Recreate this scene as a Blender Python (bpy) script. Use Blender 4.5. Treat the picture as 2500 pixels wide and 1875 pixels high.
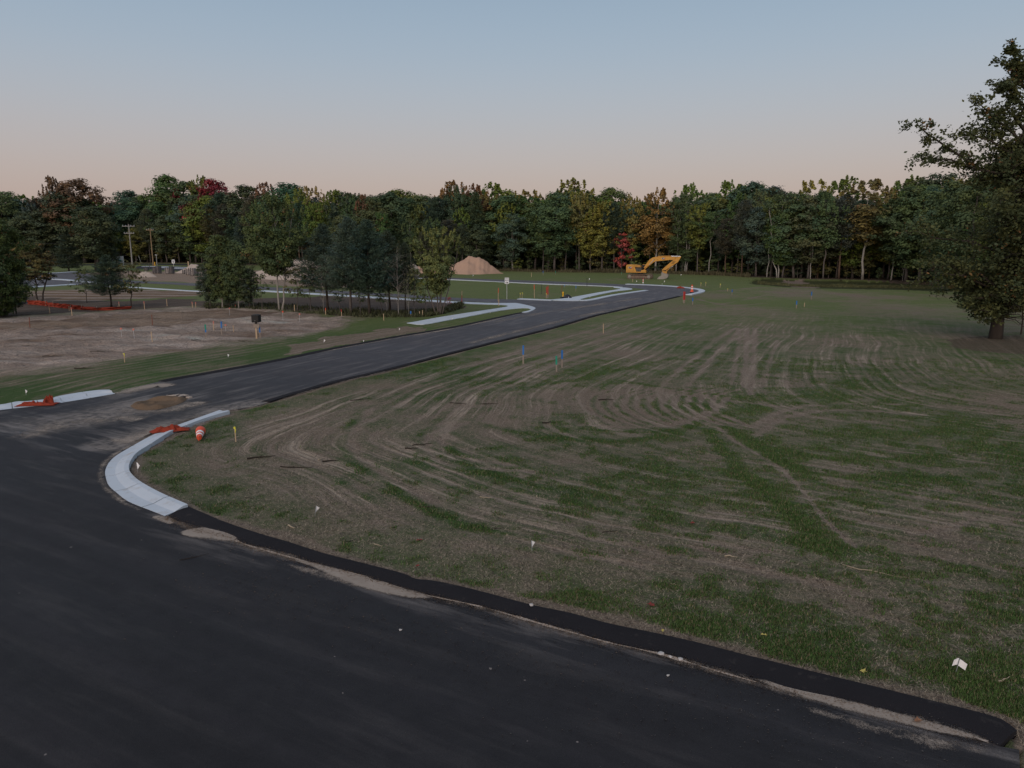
import bpy, bmesh, math, random
import numpy as np
from mathutils import Vector, Matrix

for o in list(bpy.data.objects):
    bpy.data.objects.remove(o)
scene = bpy.context.scene
COL = scene.collection
RNG = np.random.default_rng(11)
random.seed(11)

# ------------------------------------------------------------------ camera
CAM_H = 7.0
PITCH = math.radians(10.69)
FPX = 1785.0                       # focal length in photograph pixels (2500 wide)
cam_data = bpy.data.cameras.new("camera")
cam_data.sensor_width = 36.0
cam_data.lens = 36.0 * FPX / 2500.0
cam_data.clip_start = 0.1
cam_data.clip_end = 9000.0
cam = bpy.data.objects.new("camera", cam_data)
cam.location = (0, 0, CAM_H)
cam.rotation_euler = (math.pi / 2 - PITCH, 0, 0)
COL.objects.link(cam)
scene.camera = cam

# ------------------------------------------------------------------ world: dusk sky
world = bpy.data.worlds.new("World")
scene.world = world
world.use_nodes = True
wn, wl = world.node_tree.nodes, world.node_tree.links
wn.clear()
w_out = wn.new("ShaderNodeOutputWorld")
w_bg = wn.new("ShaderNodeBackground")
w_geo = wn.new("ShaderNodeNewGeometry")
w_sep = wn.new("ShaderNodeSeparateXYZ")
w_tc = wn.new("ShaderNodeTexCoord")
wl.new(w_tc.outputs["Generated"], w_sep.inputs[0])
w_ramp = wn.new("ShaderNodeValToRGB")          # elevation (sine) -> sky colour, the same all round
SKY = [(0.0, (0.408, 0.303, 0.270)), (0.055, (0.446, 0.350, 0.322)), (0.105, (0.445, 0.390, 0.385)),
       (0.165, (0.400, 0.416, 0.460)), (0.23, (0.338, 0.408, 0.495)), (0.31, (0.266, 0.360, 0.470)),
       (0.60, (0.235, 0.295, 0.390)), (1.0, (0.225, 0.270, 0.350))]
cr = w_ramp.color_ramp
cr.interpolation = 'B_SPLINE'
while len(cr.elements) < len(SKY):
    cr.elements.new(0.5)
for e, (p, c) in zip(cr.elements, SKY):
    e.position = p
    e.color = (*c, 1)
wl.new(w_sep.outputs["Z"], w_ramp.inputs[0])
w_nish = wn.new("ShaderNodeTexSky")            # scattered light round the set sun, behind the camera
w_nish.sky_type = 'NISHITA'
w_nish.sun_disc = False
SUN_ELEV, SUN_AZ = math.radians(4.0), math.radians(200.0)
w_nish.sun_elevation = SUN_ELEV
w_nish.sun_rotation = SUN_AZ
w_nish.dust_density = 2.0
w_mul = wn.new("ShaderNodeMixRGB")
w_mul.blend_type = 'ADD'
w_mul.inputs[0].default_value = 1.0
w_gain = wn.new("ShaderNodeMixRGB")
w_gain.blend_type = 'MULTIPLY'
w_gain.inputs[0].default_value = 1.0
w_gain.inputs[2].default_value = (0.02, 0.02, 0.02, 1)
wl.new(w_nish.outputs[0], w_gain.inputs[1])
wl.new(w_ramp.outputs[0], w_mul.inputs[1])
wl.new(w_gain.outputs[0], w_mul.inputs[2])
wl.new(w_mul.outputs[0], w_bg.inputs[0])
w_bg.inputs[1].default_value = 1.0
wl.new(w_bg.outputs[0], w_out.inputs[0])

sun_data = bpy.data.lights.new("sun", 'SUN')
sun_data.energy = 1.75
sun_data.angle = math.radians(60)
sun_data.color = (1.0, 0.84, 0.76)
sun = bpy.data.objects.new("sun", sun_data)
sun.rotation_euler = Vector((0.34, 0.90, -0.55)).to_track_quat('-Z', 'Y').to_euler()
COL.objects.link(sun)

scene.view_settings.view_transform = 'Standard'
scene.view_settings.look = 'None'
scene.view_settings.exposure = 0.0
scene.view_settings.gamma = 1.0
scene.view_settings.use_curve_mapping = False

# ------------------------------------------------------------------ helpers
def ray(px, py):
    dx, dy = (px - 1250.0) / FPX, (937.5 - py) / FPX
    return Vector((dx, math.cos(PITCH) + dy * math.sin(PITCH), -math.sin(PITCH) + dy * math.cos(PITCH)))

def at(px, py, z=0.03):
    """the point of the ground that a measured photograph point shows"""
    d = ray(px, py)
    t = (z - CAM_H) / d.z
    return (d.x * t, d.y * t)

def ats(pts, z=0.03):
    return [at(x, y, z) for x, y in pts]

def top_z(y, py, px=1250):
    """height of something that stands at depth y and ends at photograph row py"""
    d = ray(px, py)
    return CAM_H + d.z * y / d.y

def link(name, mesh, mat=None, parent=None, smooth=False):
    o = bpy.data.objects.new(name, mesh)
    COL.objects.link(o)
    if mat is not None and not mesh.materials:
        mesh.materials.append(mat)
    if parent is not None:
        o.parent = parent
    if smooth:
        mesh.polygons.foreach_set("use_smooth", [True] * len(mesh.polygons))
    return o

def tag(o, label=None, cat=None, group=None, kind=None):
    if label: o["label"] = label
    if cat: o["category"] = cat
    if group: o["group"] = group
    if kind: o["kind"] = kind
    return o

def thing(name, loc, label=None, cat=None, group=None, rz=0.0):
    o = bpy.data.objects.new(name, None)
    o.empty_display_size = 0.2
    o.location = loc
    o.rotation_euler = (0, 0, rz)
    COL.objects.link(o)
    return tag(o, label, cat, group)

def copy_tree(o, parent=None):
    c = o.copy()
    COL.objects.link(c)
    c.parent = parent
    for ch in o.children:
        copy_tree(ch, c)
    return c

class MB:
    """collects simple shapes, then links them as one mesh"""
    def __init__(self):
        self.v, self.f = [], []
    def add(self, vs, fs):
        b = len(self.v)
        self.v += [tuple(p) for p in vs]
        self.f += [tuple(i + b for i in f) for f in fs]
        return self
    def box(self, c, s, rot=None, taper=1.0):
        vs = []
        for k, z in enumerate((-.5, .5)):
            t = taper if k else 1.0
            for x, y in ((-.5, -.5), (.5, -.5), (.5, .5), (-.5, .5)):
                p = Vector((x * s[0] * t, y * s[1] * t, z * s[2]))
                if rot is not None: p = rot @ p
                vs.append((p.x + c[0], p.y + c[1], p.z + c[2]))
        return self.add(vs, [(3, 2, 1, 0), (4, 5, 6, 7), (0, 1, 5, 4), (1, 2, 6, 5), (2, 3, 7, 6), (3, 0, 4, 7)])
    def prism(self, poly, y0, y1):
        """polygon in the XZ plane, extruded along Y"""
        n = len(poly)
        area = sum(poly[i][0] * poly[(i + 1) % n][1] - poly[(i + 1) % n][0] * poly[i][1] for i in range(n))
        if area < 0: poly = poly[::-1]
        vs = [(x, y0, z) for x, z in poly] + [(x, y1, z) for x, z in poly]
        fs = [tuple(range(n)), tuple(range(2 * n - 1, n - 1, -1))]
        fs += [((i + 1) % n, i, n + i, n + (i + 1) % n) for i in range(n)]
        return self.add(vs, fs)
    def tube(self, pts, rad, sides=8, caps=True):
        vs, fs = tube_data(pts, rad, sides, caps)
        return self.add(vs, fs)
    def lathe(self, prof, c=(0, 0, 0), sides=16):
        vs, fs, m = [], [], len(prof)
        for r, z in prof:
            for k in range(sides):
                a = 2 * math.pi * k / sides
                vs.append((c[0] + r * math.cos(a), c[1] + r * math.sin(a), c[2] + z))
        for i in range(m - 1):
            for k in range(sides):
                k2 = (k + 1) % sides
                fs.append((i * sides + k, i * sides + k2, (i + 1) * sides + k2, (i + 1) * sides + k))
        fs.append(tuple(range(sides - 1, -1, -1)))
        fs.append(tuple((m - 1) * sides + k for k in range(sides)))
        return self.add(vs, fs)
    def build(self, name, mat=None, parent=None, smooth=False, bevel=0.0):
        me = bpy.data.meshes.new(name)
        me.from_pydata(self.v, [], self.f)
        me.update()
        o = link(name, me, mat, parent, smooth)
        if bevel > 0:
            b = o.modifiers.new("edge", 'BEVEL')
            b.width = bevel
            b.segments = 2
            b.limit_method = 'ANGLE'
        return o

def tube_data(pts, rad, sides=6, caps=True):
    pts = [Vector(p) for p in pts]
    n = len(pts)
    if not hasattr(rad, "__len__"): rad = [rad] * n
    vs, fs = [], []
    up = Vector((0.13, 0.97, 0.21))
    for i, p in enumerate(pts):
        t = (pts[min(i + 1, n - 1)] - pts[max(i - 1, 0)])
        if t.length < 1e-6: t = Vector((0, 0, 1))
        t.normalize()
        a = t.cross(up)
        if a.length < 1e-3: a = t.cross(Vector((1, 0, 0)))
        a.normalize()
        b = t.cross(a)
        for k in range(sides):
            an = 2 * math.pi * k / sides
            q = p + (a * math.cos(an) + b * math.sin(an)) * rad[i]
            vs.append((q.x, q.y, q.z))
    for i in range(n - 1):
        for k in range(sides):
            k2 = (k + 1) % sides
            fs.append((i * sides + k2, i * sides + k, (i + 1) * sides + k, (i + 1) * sides + k2))
    if caps:
        fs.append(tuple(range(sides)))
        fs.append(tuple((n - 1) * sides + k for k in range(sides - 1, -1, -1)))
    return vs, fs

def catmull(pts, per=6):
    P = [Vector((*p, 0)) if len(p) == 2 else Vector(p) for p in pts]
    out = []
    for i in range(len(P) - 1):
        p0, p1, p2, p3 = P[max(i - 1, 0)], P[i], P[i + 1], P[min(i + 2, len(P) - 1)]
        for k in range(per):
            t = k / per
            q = 0.5 * ((2 * p1) + (p2 - p0) * t + (2 * p0 - 5 * p1 + 4 * p2 - p3) * t * t
                       + (3 * p1 - p0 - 3 * p2 + p3) * t ** 3)
            out.append((q.x, q.y))
    out.append((P[-1].x, P[-1].y))
    return out

def resample(pts, n):
    a = np.array(pts, float)
    s = np.concatenate([[0], np.cumsum(np.hypot(*np.diff(a, axis=0).T))])
    u = np.linspace(0, s[-1], n)
    return np.stack([np.interp(u, s, a[:, 0]), np.interp(u, s, a[:, 1])], 1)

_TAB = np.random.default_rng(5).random((16, 256, 256))
def vnoise(x, y, scale, seed=0):
    t = _TAB[seed % 16]
    x, y = np.asarray(x) / scale + 37.7 * seed, np.asarray(y) / scale + 11.3 * seed
    xi, yi = np.floor(x).astype(int), np.floor(y).astype(int)
    fx, fy = x - xi, y - yi
    fx, fy = fx * fx * (3 - 2 * fx), fy * fy * (3 - 2 * fy)
    x0, y0, x1, y1 = xi & 255, yi & 255, (xi + 1) & 255, (yi + 1) & 255
    return (t[y0, x0] * (1 - fx) + t[y0, x1] * fx) * (1 - fy) + (t[y1, x0] * (1 - fx) + t[y1, x1] * fx) * fy
def fbm(x, y, scale, seed=0, octv=3):
    s, a, w = 0, 1.0, 0
    for k in range(octv):
        s = s + a * vnoise(x, y, scale / 2 ** k, seed + k)
        w += a
        a *= 0.55
    return s / w
def inside(x, y, poly):
    r = np.zeros(np.shape(x), bool)
    n = len(poly)
    for i in range(n):
        x0, y0 = poly[i]
        x1, y1 = poly[(i + 1) % n]
        if y0 == y1: continue
        c = (y0 > y) != (y1 > y)
        r ^= c & (x < (x1 - x0) * (y - y0) / (y1 - y0) + x0)
    return r
def dist_line(x, y, pts):
    d = np.full(np.shape(x), 1e9)
    for (x0, y0), (x1, y1) in zip(pts[:-1], pts[1:]):
        vx, vy = x1 - x0, y1 - y0
        L = vx * vx + vy * vy + 1e-9
        t = np.clip(((x - x0) * vx + (y - y0) * vy) / L, 0, 1)
        d = np.minimum(d, (x - x0 - t * vx) ** 2 + (y - y0 - t * vy) ** 2)
    return np.sqrt(d)
def sstep(e0, e1, x):
    t = np.clip((x - e0) / (e1 - e0), 0, 1)
    return t * t * (3 - 2 * t)

# ------------------------------------------------------------------ materials
class NT:
    def __init__(self, name):
        self.m = bpy.data.materials.new(name)
        self.m.use_nodes = True
        self.t = self.m.node_tree
        self.t.nodes.clear()
        self.out = self.t.nodes.new("ShaderNodeOutputMaterial")
    def n(self, typ, **kw):
        nd = self.t.nodes.new(typ)
        for k, v in kw.items():
            setattr(nd, k, v)
        return nd
    def l(self, a, b):
        self.t.links.new(a, b)
    def set(self, sock, v):
        if hasattr(v, "is_output"): self.l(v, sock)
        else:
            if isinstance(v, (tuple, list)) and len(v) == 3 and sock.type == 'RGBA': v = (*v, 1)
            sock.default_value = v
    def mix(self, fac, a, b, mode='MIX'):
        nd = self.n("ShaderNodeMixRGB", blend_type=mode)
        self.set(nd.inputs[0], fac); self.set(nd.inputs[1], a); self.set(nd.inputs[2], b)
        return nd.outputs[0]
    def math(self, op, a, b=0.0, c=None, clamp=False):
        nd = self.n("ShaderNodeMath", operation=op, use_clamp=clamp)
        self.set(nd.inputs[0], a); self.set(nd.inputs[1], b)
        if c is not None: self.set(nd.inputs[2], c)
        return nd.outputs[0]
    def noise(self, scale, detail=3, rough=0.55, vec=None, dist=0.0):
        nd = self.n("ShaderNodeTexNoise")
        nd.inputs["Scale"].default_value = scale
        nd.inputs["Detail"].default_value = detail
        nd.inputs["Roughness"].default_value = rough
        nd.inputs["Distortion"].default_value = dist
        if vec is not None: self.l(vec, nd.inputs["Vector"])
        return nd.outputs[0]
    def ramp(self, fac, stops):
        nd = self.n("ShaderNodeValToRGB")
        r = nd.color_ramp
        while len(r.elements) < len(stops): r.elements.new(0.5)
        for e, (p, c) in zip(r.elements, stops):
            e.position = p
            e.color = (*c, 1) if hasattr(c, "__len__") else (c, c, c, 1)
        self.set(nd.inputs[0], fac)
        return nd.outputs[0]
    def obj(self):
        return self.n("ShaderNodeTexCoord").outputs["Object"]
    def pos(self):
        return self.n("ShaderNodeNewGeometry").outputs["Position"]
    def mapped(self, vec, scale=(1, 1, 1), rot=(0, 0, 0)):
        nd = self.n("ShaderNodeMapping", vector_type='TEXTURE')
        self.l(vec, nd.inputs[0])
        nd.inputs["Scale"].default_value = tuple(1.0 / v for v in scale)
        nd.inputs["Rotation"].default_value = rot
        return nd.outputs[0]
    def bsdf(self, color, rough=0.7, spec=0.3, metal=0.0, bump=None, bump_d=0.02, bump_s=0.6):
        b = self.n("ShaderNodeBsdfPrincipled")
        self.set(b.inputs["Base Color"], color)
        self.set(b.inputs["Roughness"], rough)
        self.set(b.inputs["Metallic"], metal)
        b.inputs["Specular IOR Level"].default_value = spec
        if bump is not None:
            bp = self.n("ShaderNodeBump")
            bp.inputs["Strength"].default_value = bump_s
            bp.inputs["Distance"].default_value = bump_d
            self.l(bump, bp.inputs["Height"])
            self.l(bp.outputs[0], b.inputs["Normal"])
        self.l(b.outputs[0], self.out.inputs[0])
        return b

def simple(name, color, rough=0.6, spec=0.35, metal=0.0, var=0.18, scale=6.0):
    t = NT(name)
    nz = t.noise(scale, 3, vec=t.obj())
    c = t.mix(t.math('MULTIPLY', nz, 1.0), tuple(max(0, x * (1 - var)) for x in color), tuple(x * (1 + var) for x in color))
    t.bsdf(c, rough, spec, metal)
    return t.m

def mat_asphalt():
    t = NT("asphalt")
    p = t.pos()
    big = t.noise(0.16, 4, 0.6, t.mapped(p, (0.45, 1.3, 1), (0, 0, -0.54)))
    strk = t.noise(0.9, 5, 0.65, t.mapped(p, (0.28, 2.0, 1), (0, 0, 1.14)))
    strk = t.mix(t.ramp(t.attr('far_sheen'), [(0.02, 0.0), (0.15, 1.0)]), t.noise(0.9, 5, 0.65, t.mapped(p, (0.28, 2.0, 1), (0, 0, -0.50))), strk)
    mid = t.noise(2.0, 4, 0.6, p)
    fine = t.noise(55.0, 2, 0.7, p)
    grit = t.noise(160.0, 1, 0.6, p)
    base = t.mix(big, (0.0125, 0.0115, 0.0135), (0.0205, 0.0188, 0.0212))
    base = t.mix(t.ramp(mid, [(0.35, 0.0), (0.75, 0.35)]), base, (0.034, 0.033, 0.035))
    seam = t.noise(1.0, 4, 0.6, t.mapped(p, (0.05, 1.5, 1), (0, 0, -0.54)))
    base = t.mix(t.ramp(seam, [(0.35, 0.0), (0.65, 1.0)]), t.mix(1.0, base, (0.80, 0.80, 0.80), 'MULTIPLY'), t.mix(1.0, base, (1.22, 1.20, 1.20), 'MULTIPLY'))
    base = t.mix(t.ramp(fine, [(0.35, 0.6), (0.6, 0.0)]), base, t.mix(1.0, base, (0.55, 0.55, 0.55), 'MULTIPLY'))
    dust = t.attr("dust")
    dm = t.math('MULTIPLY', t.ramp(strk, [(0.50, 0.0), (0.72, 1.0)]), dust, clamp=True)
    dm = t.math('MULTIPLY', dm, t.ramp(fine, [(0.3, 0.45), (0.7, 1.0)]))
    base = t.mix(t.math('MULTIPLY', t.attr('far_sheen'), t.math('ADD', 0.6, t.math('MULTIPLY', mid, 0.6)), clamp=True), base, (0.105, 0.099, 0.108))  # grazing sheen of the far road painted in as a paler asphalt colour
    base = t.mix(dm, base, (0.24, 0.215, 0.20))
    heavy = t.math('SUBTRACT', dust, 1.0, clamp=True)
    hm = t.math('MULTIPLY', heavy, t.ramp(t.noise(3.5, 5, 0.7, p), [(0.38, 0.15), (0.6, 1.0)]), clamp=True)
    base = t.mix(hm, base, (0.24, 0.205, 0.175))
    base = t.mix(t.ramp(grit, [(0.66, 0.0), (0.8, 0.6)]), base, (0.10, 0.10, 0.10))
    base = t.mix(t.ramp(t.noise(7.0, 1, 0.5, p), [(0.80, 0.0), (0.83, 0.7)]), base, (0.25, 0.22, 0.2))
    t.bsdf(base, t.ramp(big, [(0.3, 0.66), (0.7, 0.85)]), 0.30, bump=t.math('ADD', fine, t.math('MULTIPLY', mid, 0.6)), bump_d=0.012, bump_s=0.5)
    return t.m
NT.attr = lambda self, nm, out="Fac": self.n("ShaderNodeAttribute", attribute_name=nm).outputs[out]

def mat_lip():
    t = NT("fresh_asphalt")
    p = t.pos()
    fine = t.noise(40.0, 3, 0.7, p)
    c = t.mix(t.noise(0.8, 4, 0.6, p), (0.0130, 0.0120, 0.0140), (0.0230, 0.0212, 0.0240))
    c = t.mix(t.ramp(t.noise(3.0, 5, 0.7, p), [(0.6, 0.0), (0.8, 0.35)]), c, (0.13, 0.115, 0.10))
    t.bsdf(c, 0.95, 0.15, bump=fine, bump_d=0.02, bump_s=0.8)
    return t.m

def mat_concrete():
    t = NT("new_concrete")
    p = t.pos()
    c = t.mix(t.noise(0.7, 4, 0.6, p), (0.43, 0.48, 0.53), (0.57, 0.63, 0.685))
    c = t.mix(t.ramp(t.noise(2.2, 5, 0.65, p), [(0.55, 0.0), (0.72, 0.6)]), c, (0.36, 0.335, 0.30))
    c = t.mix(t.ramp(t.noise(60, 2, 0.6, p), [(0.45, 0.0), (0.8, 0.25)]), c, (0.38, 0.38, 0.38))
    t.bsdf(c, 0.8, 0.3, bump=t.noise(45, 2, 0.6, p), bump_d=0.004, bump_s=0.4)
    return t.m

def mat_ground():
    t = NT("ground_cover")
    p = t.pos()
    soil = t.attr("soil", "Color")
    grass = t.attr("grass", "Color")
    cov = t.attr("cover")
    rough = t.attr("clod")
    n1 = t.noise(1.1, 5, 0.68, p, 0.3)
    n2 = t.noise(6.5, 4, 0.7, p)
    n3 = t.noise(34.0, 3, 0.7, p)
    n4 = t.noise(0.22, 3, 0.5, p)
    ph = t.attr("phase"); amp = t.attr("rows")
    sp = t.n("ShaderNodeSeparateXYZ"); t.l(p, sp.inputs[0])
    cb = t.n("ShaderNodeCombineXYZ")                       # lines that follow the wheel tracks, uneven in width and strength
    t.l(t.math('ADD', ph, t.math('MULTIPLY', n1, 0.10)), cb.inputs[0])
    t.l(t.math('MULTIPLY', sp.outputs[0], 0.028), cb.inputs[1]); t.l(t.math('MULTIPLY', sp.outputs[1], 0.028), cb.inputs[2])
    ln = t.noise(3.3, 4, 0.74, cb.outputs[0])
    lines = t.math('MULTIPLY', t.math('SUBTRACT', ln, 0.5), 5.0)
    brk = t.ramp(t.noise(0.4, 3, 0.6, p), [(0.30, 0.35), (0.60, 1.1)])
    rows = t.math('MULTIPLY', t.math('MULTIPLY', lines, amp), brk)
    cov = t.math('ADD', cov, t.math('MULTIPLY', rows, 0.24))
    thr = t.math('ADD', t.math('MULTIPLY', n1, 0.30), t.math('ADD', t.math('MULTIPLY', n2, 0.42), t.math('MULTIPLY', n3, 0.28)))
    m = t.math('SUBTRACT', cov, thr)
    fac = t.ramp(t.math('ADD', t.math('MULTIPLY', m, 2.1), 0.5), [(0.0, 0.0), (1.0, 1.0)])
    s = t.mix(t.ramp(n2, [(0.3, 0.0), (0.7, 1.0)]), t.mix(0.35, soil, (0.06, 0.045, 0.035)), t.mix(0.12, soil, (0.5, 0.43, 0.36)))
    n5 = t.noise(15.0, 5, 0.75, p)
    s = t.mix(t.ramp(n5, [(0.38, 0.0), (0.62, 1.0)]), t.mix(1.0, s, (0.68, 0.66, 0.64), 'MULTIPLY'), t.mix(1.0, s, (1.28, 1.26, 1.22), 'MULTIPLY'))
    s = t.mix(t.ramp(n3, [(0.35, 0.55), (0.62, 0.0)]), s, t.mix(1.0, s, (0.45, 0.42, 0.40), 'MULTIPLY'))
    s = t.mix(t.math('MULTIPLY', t.math('MAXIMUM', t.math('MULTIPLY', rows, -1.0), 0.0), 0.85, clamp=True), s, (0.42, 0.345, 0.265))
    spk = t.noise(2.6, 5, 0.75, t.mapped(p, (1.0, 2.2, 1.0)), 0.6)
    s = t.mix(t.math('MULTIPLY', t.ramp(spk, [(0.54, 0.0), (0.64, 0.8)]), t.math('MULTIPLY', rough, 0.5, clamp=True)), s, (0.075, 0.058, 0.050))
    s = t.mix(t.math('MULTIPLY', t.ramp(t.noise(0.35, 4, 0.65, t.mapped(p, (0.6, 1.6, 1.0))), [(0.45, 0.0), (0.65, 0.55)]), t.math('MULTIPLY', rough, 0.5, clamp=True)), s, (0.19, 0.145, 0.115))
    g = t.mix(n1, t.mix(1.0, grass, (0.70, 0.78, 0.75), 'MULTIPLY'), t.mix(1.0, grass, (1.35, 1.22, 1.15), 'MULTIPLY'))
    g = t.mix(t.ramp(n3, [(0.38, 0.65), (0.6, 0.0)]), g, t.mix(1.0, g, (0.42, 0.45, 0.42), 'MULTIPLY'))
    g = t.mix(t.ramp(t.noise(14.0, 3, 0.7, p), [(0.58, 0.0), (0.75, 0.55)]), g, (0.17, 0.145, 0.09))
    c = t.mix(fac, s, g)
    c = t.mix(t.ramp(n4, [(0.3, 0.14), (0.7, 0.0)]), c, t.mix(1.0, c, (0.6, 0.6, 0.6), 'MULTIPLY'))
    h = t.math('ADD', t.math('MULTIPLY', n2, 0.7), t.math('MULTIPLY', n3, 0.5))
    h = t.math('ADD', h, t.math('MULTIPLY', t.math('MULTIPLY', n1, rough), 3.0))
    h = t.math('ADD', h, t.math('MULTIPLY', rows, 0.35))
    t.bsdf(c, 0.9, 0.12, bump=h, bump_d=0.10, bump_s=0.75)
    return t.m

def mat_leaf():
    t = NT("leaves")
    oi = t.n("ShaderNodeObjectInfo")
    tint = t.n("ShaderNodeAttribute", attribute_name="tint")
    sep = t.n("ShaderNodeSeparateColor")
    t.l(tint.outputs["Color"], sep.inputs[0])
    R, G, B = sep.outputs
    base = t.mix(1.0, oi.outputs["Color"], t.mix(G, (0.78, 0.88, 1.0), (1.22, 1.10, 0.86)), 'MULTIPLY')
    aut = t.ramp(B, [(0.0, (0.11, 0.060, 0.028)), (0.5, (0.12, 0.082, 0.030)), (1.0, (0.10, 0.085, 0.030))])
    isaut = t.math('LESS_THAN', t.math('ADD', t.math('MULTIPLY', G, 0.8), t.math('MULTIPLY', B, 0.2)), oi.outputs["Alpha"])
    base = t.mix(isaut, base, aut)
    base = t.mix(1.0, base, t.mix(R, (1.45, 1.45, 1.45), (2.35, 2.35, 2.35)), 'MULTIPLY')
    b = t.bsdf(base, 0.7, 0.15)
    tr = t.n("ShaderNodeBsdfTranslucent")
    t.l(base, tr.inputs[0])
    ms = t.n("ShaderNodeMixShader")
    ms.inputs[0].default_value = 0.22
    t.l(b.outputs[0], ms.inputs[1]); t.l(tr.outputs[0], ms.inputs[2])
    t.l(ms.outputs[0], t.out.inputs[0])
    return t.m

def mat_bark():
    t = NT("bark")
    oi = t.n("ShaderNodeObjectInfo")
    p = t.obj()
    nz = t.noise(3.0, 4, 0.65, t.mapped(p, (2.5, 2.5, 0.6)))
    c = t.mix(nz, t.mix(1.0, oi.outputs["Color"], (0.5, 0.5, 0.5), 'MULTIPLY'), t.mix(1.0, oi.outputs["Color"], (1.4, 1.4, 1.4), 'MULTIPLY'))
    t.bsdf(c, 0.9, 0.15, bump=nz, bump_d=0.03)
    return t.m

def mat_sand(name, a, b):
    t = NT(name)
    p = t.pos()
    n1, n2 = t.noise(0.5, 4, 0.6, p), t.noise(5.0, 5, 0.7, p)
    c = t.mix(n1, a, b)
    c = t.mix(t.ramp(n2, [(0.55, 0.0), (0.8, 0.5)]), c, tuple(x * 0.6 for x in a))
    t.bsdf(c, 0.95, 0.1, bump=t.math('ADD', n2, t.noise(25, 3, 0.6, p)), bump_d=0.05, bump_s=0.6)
    return t.m

def mat_dusty():
    t = NT("sand_smear")
    p = t.pos()
    d = t.attr("dens")
    n = t.math('ADD', t.math('MULTIPLY', t.noise(1.6, 5, 0.7, p), 0.40), t.math('ADD', t.math('MULTIPLY', t.noise(9.0, 4, 0.75, p), 0.30), t.math('MULTIPLY', t.noise(50.0, 2, 0.7, p), 0.30)))
    al = t.ramp(t.math('ADD', d, t.math('MULTIPLY', t.math('SUBTRACT', n, 0.5), 2.6)), [(0.42, 0.0), (0.85, 0.92)])
    c = t.mix(t.noise(3.0, 4, 0.6, p), (0.25, 0.21, 0.175), (0.40, 0.34, 0.285))
    b = t.bsdf(c, 0.95, 0.1)
    tr = t.n("ShaderNodeBsdfTransparent")
    ms = t.n("ShaderNodeMixShader")
    t.l(al, ms.inputs[0]); t.l(tr.outputs[0], ms.inputs[1]); t.l(b.outputs[0], ms.inputs[2])
    t.l(ms.outputs[0], t.out.inputs[0])
    return t.m
M_DUSTY = mat_dusty()
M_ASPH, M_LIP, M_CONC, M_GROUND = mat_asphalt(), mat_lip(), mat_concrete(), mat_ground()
M_LEAF, M_BARK = mat_leaf(), mat_bark()
M_SAND = mat_sand("sand", (0.36, 0.30, 0.25), (0.44, 0.37, 0.31))
M_PILE = mat_sand("pile_sand", (0.36, 0.235, 0.165), (0.45, 0.30, 0.215))
M_DIRT = mat_sand("brown_dirt", (0.10, 0.066, 0.042), (0.19, 0.135, 0.09))
M_YEL = simple("machine_yellow", (0.50, 0.25, 0.045), 0.55, 0.3, var=0.30, scale=2.2)
M_YEL2 = simple("dull_yellow", (0.40, 0.20, 0.04), 0.6, 0.3, var=0.3, scale=2.5)
M_STEEL = simple("worn_steel", (0.24, 0.22, 0.19), 0.55, 0.4, 0.2, var=0.4, scale=2.0)
M_MUD = simple("muddy_steel", (0.17, 0.12, 0.09), 0.85, 0.2, var=0.45, scale=3.0)
M_DARK = simple("dark_machine", (0.018, 0.018, 0.020), 0.5, 0.4)
M_CHROME = simple("chrome_rod", (0.75, 0.75, 0.75), 0.25, 0.5, 0.6)
M_GLASS = simple("dark_glass", (0.012, 0.016, 0.022), 0.08, 0.6)
M_WHITE = simple("white_paint", (0.80, 0.80, 0.80), 0.5, 0.3, var=0.05)
M_BLACK = simple("black_print", (0.012, 0.012, 0.012), 0.6, 0.3)
M_REDP = simple("red_print", (0.45, 0.02, 0.03), 0.5, 0.3)
M_WOOD = simple("stake_wood", (0.42, 0.31, 0.20), 0.8, 0.2, var=0.25, scale=8)
M_GREYWOOD = simple("weathered_wood", (0.24, 0.20, 0.165), 0.85, 0.2, var=0.3, scale=6)
M_PINK = simple("pink_tape", (0.50, 0.17, 0.13), 0.6, 0.3)
M_ORANGE = simple("orange_plastic", (0.62, 0.085, 0.035), 0.5, 0.35, var=0.12)
M_FABRIC = simple("orange_fabric", (0.235, 0.038, 0.02), 0.85, 0.15, var=0.35, scale=4)
M_REDST = simple("red_paint", (0.36, 0.035, 0.03), 0.7, 0.25)
M_RUST = simple("rusty_rod", (0.20, 0.07, 0.045), 0.85, 0.2)
M_BLUE = simple("blue_paint", (0.02, 0.14, 0.42), 0.6, 0.3)
M_GREEN = simple("green_paint", (0.02, 0.24, 0.16), 0.6, 0.3)
M_TEAL = simple("teal_print", (0.03, 0.22, 0.25), 0.6, 0.3)
M_YTAPE = simple("yellow_tape", (0.62, 0.58, 0.06), 0.6, 0.3)
M_HYD = simple("hydrant_yellow", (0.75, 0.42, 0.02), 0.4, 0.4)
M_GALV = simple("galvanised_steel", (0.42, 0.44, 0.45), 0.45, 0.4, 0.5)
M_BAG = simple("black_plastic", (0.012, 0.013, 0.02), 0.45, 0.4)
M_BLOCK = simple("pale_block", (0.30, 0.27, 0.25), 0.9, 0.2, var=0.25)
M_BLOCKD = simple("grey_block", (0.13, 0.12, 0.12), 0.9, 0.2, var=0.3)
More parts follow.
